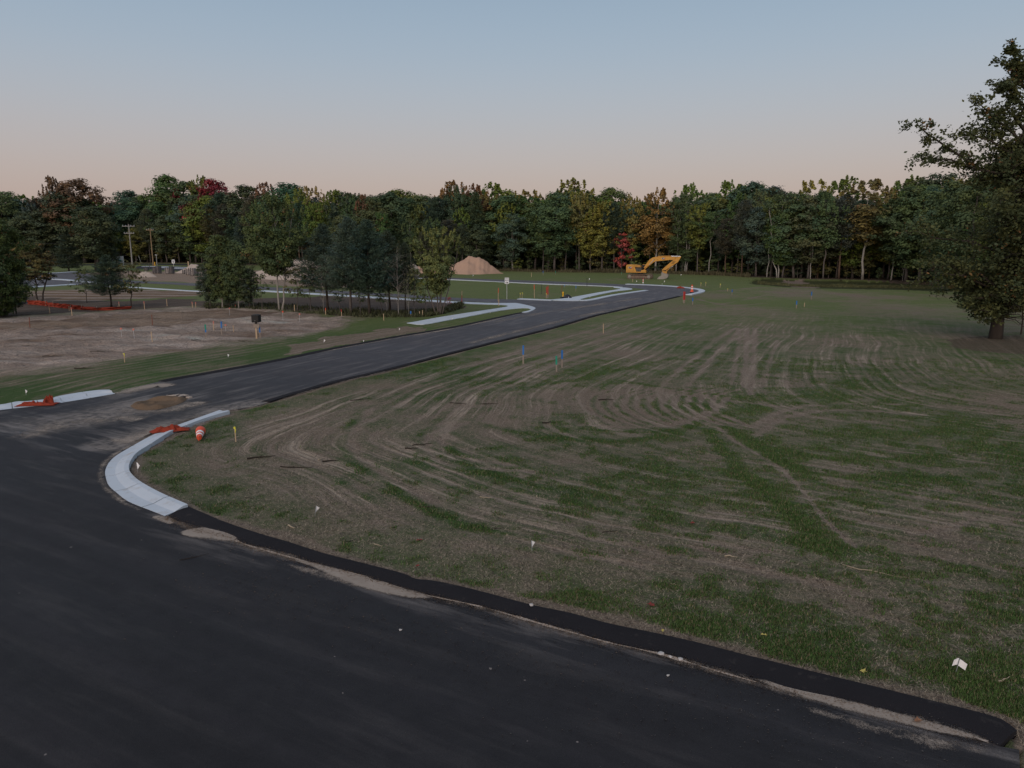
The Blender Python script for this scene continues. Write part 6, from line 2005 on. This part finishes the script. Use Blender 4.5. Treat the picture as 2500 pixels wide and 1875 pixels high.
M_STRAW = simple("pale_stick", (.34, .28, .20), .85, .2)
stick(477, 1361, .62, .55, .008, M_TWIG, "thin dark twig", "lying on the front asphalt", ROADZ)
for px, py, L, a, rad, pale in [(638, 1117, .9, .35, .03, 0), (726, 1140, 1.1, .05, .022, 0), (1030, 1085, .7, .3, .025, 0), (805, 1126, .5, .3, .03, 0), (1340, 1032, .5, .1, .03, 0), (1005, 1095, .5, 0, .025, 0), (1480, 975, .7, 0, .03, 0),
                                (1195, 985, .8, .2, .02, 0), (1120, 985, .9, -.3, .02, 0), (880, 977, .9, .3, .02, 0), (782, 1120, .22, 1.2, .022, 1), (712, 1286, .26, -.6, .020, 1), (1185, 1215, .35, -.25, .012, 1), (1311, 1211, .14, 1.4, .012, 1),
                                (2134, 1395, 1.25, -.55, .010, 1), (2450, 1660, .30, .35, .016, 1), (1785, 1357, .28, -.2, .018, 1), (1650, 1428, .2, -.4, .008, 1), (1955, 1293, .14, 1.1, .010, 1), (924, 1330, .3, -.6, .01, 1), (860, 1318, .35, .5, .008, 0), (1045, 1238, .5, 0, .018, 0),
                                (1490, 1296, .4, .3, .012, 0), (2000, 1480, .5, -.3, .008, 0), (1750, 1550, .3, .2, .01, 0), (1210, 1290, .4, .1, .012, 0), (610, 1215, .3, -.2, .01, 0), (566, 1320, .12, .5, .01, 0),
                                (205, 899, 1.1, .1, .03, 0), (130, 870, 1.2, .1, .03, 0), (240, 858, .9, .3, .03, 0), (480, 828, .8, 0, .03, 0), (600, 833, 1.0, .1, .03, 0), (70, 846, 1.0, 0, .03, 0)]:
    pl_ = "in the field among the wheel tracks" if py < 1200 and px > 560 else "on the sandy lot" if px < 640 and py < 910 else "near the front asphalt edge"
    stick(px, py, L, a, rad, M_STRAW if pale else M_TWIG, "pale bark strip" if pale else "dark fallen branch", pl_)
order_labels(STI)
LV = []
def leaf(px, py, s, mat, look, z=None):
    x, y = at(px, py); z0 = (ground_z(x, y) if z is None else z) + .035
    vs = [(0, 0, 0)]
    for k in range(10):
        a = 2 * math.pi * k / 10
        q = s * (.5 if k % 2 else 1.0)
        vs.append((q * math.cos(a), q * math.sin(a), .012 * math.sin(3 * a) + .01))
    me = bpy.data.meshes.new("fallen_leaf"); me.from_pydata(vs, [], [(0, k + 1, (k + 1) % 10 + 1) for k in range(10)])
    o = link("fallen_leaf", me, mat); o.location = (x, y, z0); o.rotation_euler = (random.uniform(-.2, .2), random.uniform(-.2, .2), random.random() * 6)
    s_ = o.modifiers.new("thickness", 'SOLIDIFY'); s_.thickness = .002
    tag(o, None, "leaf", "leaves fallen by the asphalt edge")
    LV.append((o, look, "near the front asphalt edge", px))
M_LRED, M_LYEL = simple("red_leaf", (.20, .035, .025), .7), simple("yellow_leaf", (.42, .36, .10), .7)
for a in [(1024, 1321, .09, M_LRED, "fallen red leaf"), (1590, 1476, .09, M_LRED, "fallen red leaf"), (1690, 1277, .08, M_LRED, "fallen red leaf"), (1019, 1381, .05, M_LRED, "fallen red leaf"), (2108, 1638, .06, M_LYEL, "fallen yellow leaf"), (1865, 1550, .06, M_LYEL, "fallen yellow leaf"), (1618, 1540, .04, M_LYEL, "fallen yellow leaf")]:
    leaf(*a)
leaf(2239, 1763, .07, simple("brown_leaf", (.22, .11, .06), .8), "fallen brown leaf", ROADZ)
order_labels(LV)
# crumbs of concrete by the front edge
M_CRUMB = simple("concrete_crumb", (.42, .40, .38), .9)
CRB = []
for px, py, s, z in [(1297, 1487, .045, .11), (1612, 1599, .06, .05), (1637, 1607, .045, .05), (978, 1538, .03, .03), (1631, 1649, .03, .03), (1660, 1612, .05, .05)]:
    x, y = at(px, py)
    bm = bmesh.new(); bmesh.ops.create_icosphere(bm, subdivisions=1, radius=s)
    for v in bm.verts: v.co = v.co * random.uniform(.7, 1.25); v.co.z *= .5
    me = bpy.data.meshes.new("concrete_chunk"); bm.to_mesh(me); bm.free()
    o = link("concrete_chunk", me, M_CRUMB); o.location = (x, y, z + s * .2)
    tag(o, None, "rubble", "concrete crumbs on the front asphalt")
    CRB.append((o, "concrete crumb", "on the front asphalt edge", px))
order_labels(CRB)
